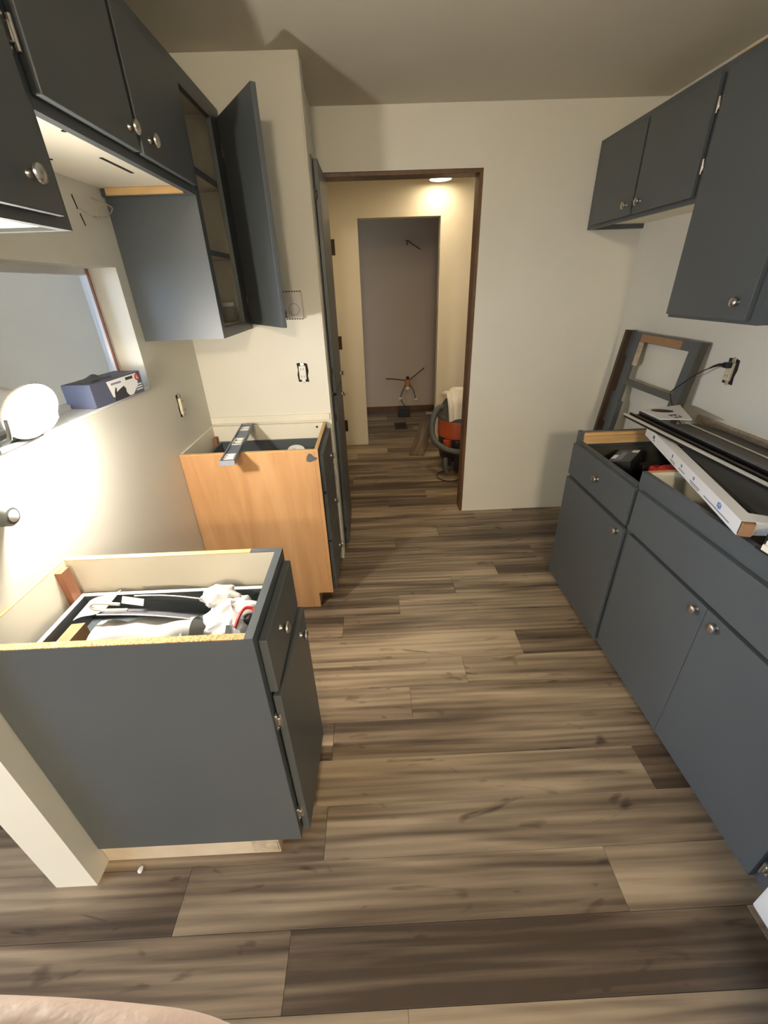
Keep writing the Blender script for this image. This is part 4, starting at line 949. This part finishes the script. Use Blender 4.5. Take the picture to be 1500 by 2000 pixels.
def shirt(u, v_, dz):
    x = -0.145 + 0.25 * u
    y = -0.215 + 0.35 * v_
    fold_ = 0.010 * math.sin(14 * u + 2 * v_) + 0.006 * math.sin(23 * u)
    if v_ < 0.34:
        s_ = (0.34 - v_) / 0.34
        return VO + Vector((x * (1 - 0.18 * s_) - 0.02, -0.135 - 0.065 * min(1, s_ * 2.2) - fold_ - dz, 0.72 - 0.25 * s_ + 0.02 * math.sin(3 * u)))
    s_ = (v_ - 0.34) / 0.66
    return VO + Vector((x - 0.02, -0.135 + 0.26 * s_, 0.722 - 0.05 * s_ * s_ + fold_ + dz - 0.05 * (2 * u - 1) ** 2))
solo(MB().grid(26, 22, shirt, 0.004), 'draped_shirt', 'cloth_white', 'crumpled white cloth draped over the shop vacuum', 'cloth', None, True)

# ------------------------------------------------------------------ bathroom bits
pb = thing('pipe_stub', 'orange pipe stub with two rods and hanging lines on the bathroom wall', 'plumbing', (0.443, yB, 0.40))
MB().cyl((0.443, yB - 0.001, 0.40), (0.443, yB - 0.10, 0.405), 0.030, None, 18).box(0.412, 0.474, yB - 0.09, yB - 0.03, 0.33, 0.43, 0.008).build('stub', 'copper', pb)
MB().cyl((0.443, yB - 0.09, 0.435), (0.443, yB - 0.09, 0.465), 0.020, None, 14).build('plug', 'black_plastic', pb)
MB().box(0.425, 0.462, yB - 0.094, yB - 0.088, 0.305, 0.34).build('tag_label', 'ink_white', pb)
MB().tube([(0.415, yB - 0.06, 0.415), (0.30, yB - 0.07, 0.435), (0.165, yB - 0.08, 0.448)], 0.007, 8).build('rod', 'old_brown', pb, True)
MB().tube([(0.470, yB - 0.06, 0.42), (0.56, yB - 0.07, 0.49), (0.655, yB - 0.08, 0.565)], 0.007, 8).build('rod', 'old_brown', pb, True)
MB().tube(spline([(0.42, yB - 0.05, 0.36), (0.38, yB - 0.05, 0.28), (0.355, yB - 0.04, 0.20), (0.375, yB - 0.04, 0.13), (0.41, yB - 0.03, 0.085)]), 0.006, 8).build('supply_line', 'grey_plastic', pb, True)
MB().tube(spline([(0.47, yB - 0.05, 0.36), (0.52, yB - 0.05, 0.29), (0.545, yB - 0.04, 0.20), (0.55, yB - 0.03, 0.16)]), 0.006, 8).build('supply_line', 'grey_plastic', pb, True)
for x, z in ((0.352, 0.185), (0.555, 0.165)):
    MB().cyl((x, yB - 0.001, z), (x, yB - 0.05, z), 0.014, None, 12).sphere((x, yB - 0.055, z), 0.02, (1.3, 0.6, 0.8), 12).build('stop_valve', 'white_plastic', pb, True)
solo(MB().tube(spline([(0.44, yB - 0.002, 1.93), (0.47, yB - 0.03, 1.925), (0.50, yB - 0.04, 1.90), (0.55, yB - 0.05, 1.87), (0.60, yB - 0.06, 1.84)]), 0.006, 6).tube(spline([(0.44, yB - 0.002, 1.935), (0.455, yB - 0.03, 1.91), (0.44, yB - 0.04, 1.89)]), 0.006, 6), 'light_wires', 'grey_plastic', 'bare light wires sticking out high on the bathroom wall', 'wiring', None, True)
v1 = thing('black_bin', 'small black box standing below the pipe stub', 'box', (0.385, 5.36, 0))
MB().box(0.315, 0.455, 5.29, 5.43, 0, 0.10, 0.006).build('box_body', 'black_plastic', v1)
MB().box(0.31, 0.46, 5.285, 5.435, 0.10, 0.112, 0.003).build('lid', 'ink_dark', v1)
v2 = thing('floor_register', 'dark floor register in front of the small black box', 'vent', (0.31, 4.9, 0))
MB().box(0.235, 0.385, 4.79, 5.05, 0.0005, 0.006, 0.002).build('plate', 'dark_steel', v2)
for i in range(6): MB().box(0.25, 0.37, 4.815 + i * 0.037, 4.828 + i * 0.037, 0.006, 0.009).build('slat', 'black_plastic', v2)
solo(MB().box(0.68, 0.92, 5.40, 5.46, 0.0005, 0.012, 0.001), 'white_strip', 'paper_white', 'short pale strip lying on the bathroom floor', 'strip')

# crumb of plaster on the kitchen floor
mb = MB(); bmesh.ops.create_icosphere(mb.bm, subdivisions=2, radius=0.008)
for v_ in mb.bm.verts: v_.co = Vector((v_.co.x * 0.9, v_.co.y * 1.2, v_.co.z * 0.5)) * rs.uniform(0.75, 1.2)
bmesh.ops.transform(mb.bm, matrix=Matrix.Translation((-0.744, 0.603, 0.004)), verts=mb.bm.verts)
solo(mb, 'plaster_crumb', 'paper_white', 'small pale plaster crumb on the floor by the wall end', 'crumb')

# ------------------------------------------------------------------ unseen ceiling light, added for the brightness from behind the photographer
rl = thing('ceiling_light', 'added unseen frosted glass ceiling light of the dining room', 'light', (-0.15, -2.1, H))
MB().lathe([(0, 0), (0.16, 0), (0.16, -0.02), (0, -0.02)], (-0.15, -2.1, H - 0.0005), (0, 0, 1), 32).build('base', 'white_plastic', rl, True)
MB().lathe([(0.15, -0.02), (0.155, -0.04), (0.14, -0.08), (0.09, -0.11), (0, -0.12)], (-0.15, -2.1, H), (0, 0, 1), 32).build('shade', emit('room_fill_glow', (1.0, 0.83, 0.60), ROOM_W), rl, True)

# ------------------------------------------------------------------ photographer's hand at the lower edge of the view
def campt(px, py, w):
    return Vector((0, 0, HC)) + CF * w + CR * ((px - 750) / 815.37 * w) + CU * ((1000 - py) / 815.37 * w)
def camv(x, y, w): return Vector((0, 0, HC)) + CR * (x + 0.0045) + CU * (y - 0.0063) + CF * w
verts, edges, rad = [], [], []
def chain(root, pts):
    prev = root
    for p, r_ in pts:
        verts.append(p); rad.append(r_); i = len(verts) - 1
        if prev is not None: edges.append((prev, i))
        prev = i
    return prev
verts.append(camv(-0.130, -0.085, 0.020)); rad.append((0.026, 0.016)); wr_i = 0
chain(0, [(camv(-0.150, -0.10, -0.06), (0.024, 0.019)), (camv(-0.175, -0.12, -0.16), (0.031, 0.028)), (camv(-0.20, -0.15, -0.27), (0.038, 0.036))])
k1 = chain(0, [(camv(-0.108, -0.079, 0.046), (0.017, 0.012))])
chain(k1, [(camv(-0.078, -0.0765, 0.060), (0.0100, 0.0095)), (camv(-0.053, -0.0780, 0.062), (0.0085, 0.0085)), (camv(-0.031, -0.0785, 0.060), (0.0090, 0.0090)), (camv(-0.0165, -0.0825, 0.058), (0.0065, 0.0065))])
k2_ = chain(0, [(camv(-0.110, -0.098, 0.044), (0.016, 0.012))])
chain(k2_, [(camv(-0.080, -0.102, 0.060), (0.0098, 0.0095)), (camv(-0.050, -0.104, 0.058), (0.009, 0.009)), (camv(-0.026, -0.106, 0.050), (0.0065, 0.0065))])
k3 = chain(0, [(camv(-0.118, -0.112, 0.036), (0.015, 0.011))])
chain(k3, [(camv(-0.092, -0.122, 0.052), (0.0095, 0.009)), (camv(-0.062, -0.125, 0.050), (0.0088, 0.0088)), (camv(-0.040, -0.126, 0.042), (0.0062, 0.0062))])
k4 = chain(0, [(camv(-0.128, -0.124, 0.026), (0.013, 0.010))])
chain(k4, [(camv(-0.106, -0.138, 0.040), (0.0082, 0.008)), (camv(-0.082, -0.142, 0.038), (0.0076, 0.0076)), (camv(-0.066, -0.143, 0.032), (0.0055, 0.0055))])
t1 = chain(0, [(camv(-0.122, -0.066, 0.018), (0.014, 0.012))])
chain(t1, [(camv(-0.108, -0.048, 0.004), (0.0105, 0.0105)), (camv(-0.090, -0.040, -0.008), (0.0095, 0.0095)), (camv(-0.076, -0.037, -0.014), (0.007, 0.007))])
me = D.meshes.new('person'); me.from_pydata([tuple(v_) for v_ in verts], edges, [])
po_ = D.objects.new('person', me); COL.objects.link(po_)
sk = po_.modifiers.new('skin', 'SKIN')
sk.use_smooth_shade = True
for i, v_ in enumerate(me.skin_vertices[0].data):
    v_.radius = rad[i]; v_.use_root = (i == 0)
sb = po_.modifiers.new('subsurf', 'SUBSURF'); sb.levels = 3; sb.render_levels = 3
me.materials.append(MATS['skin'])
tag(po_, 'pink fingers of a hand reaching in at the bottom edge of the view', 'person')
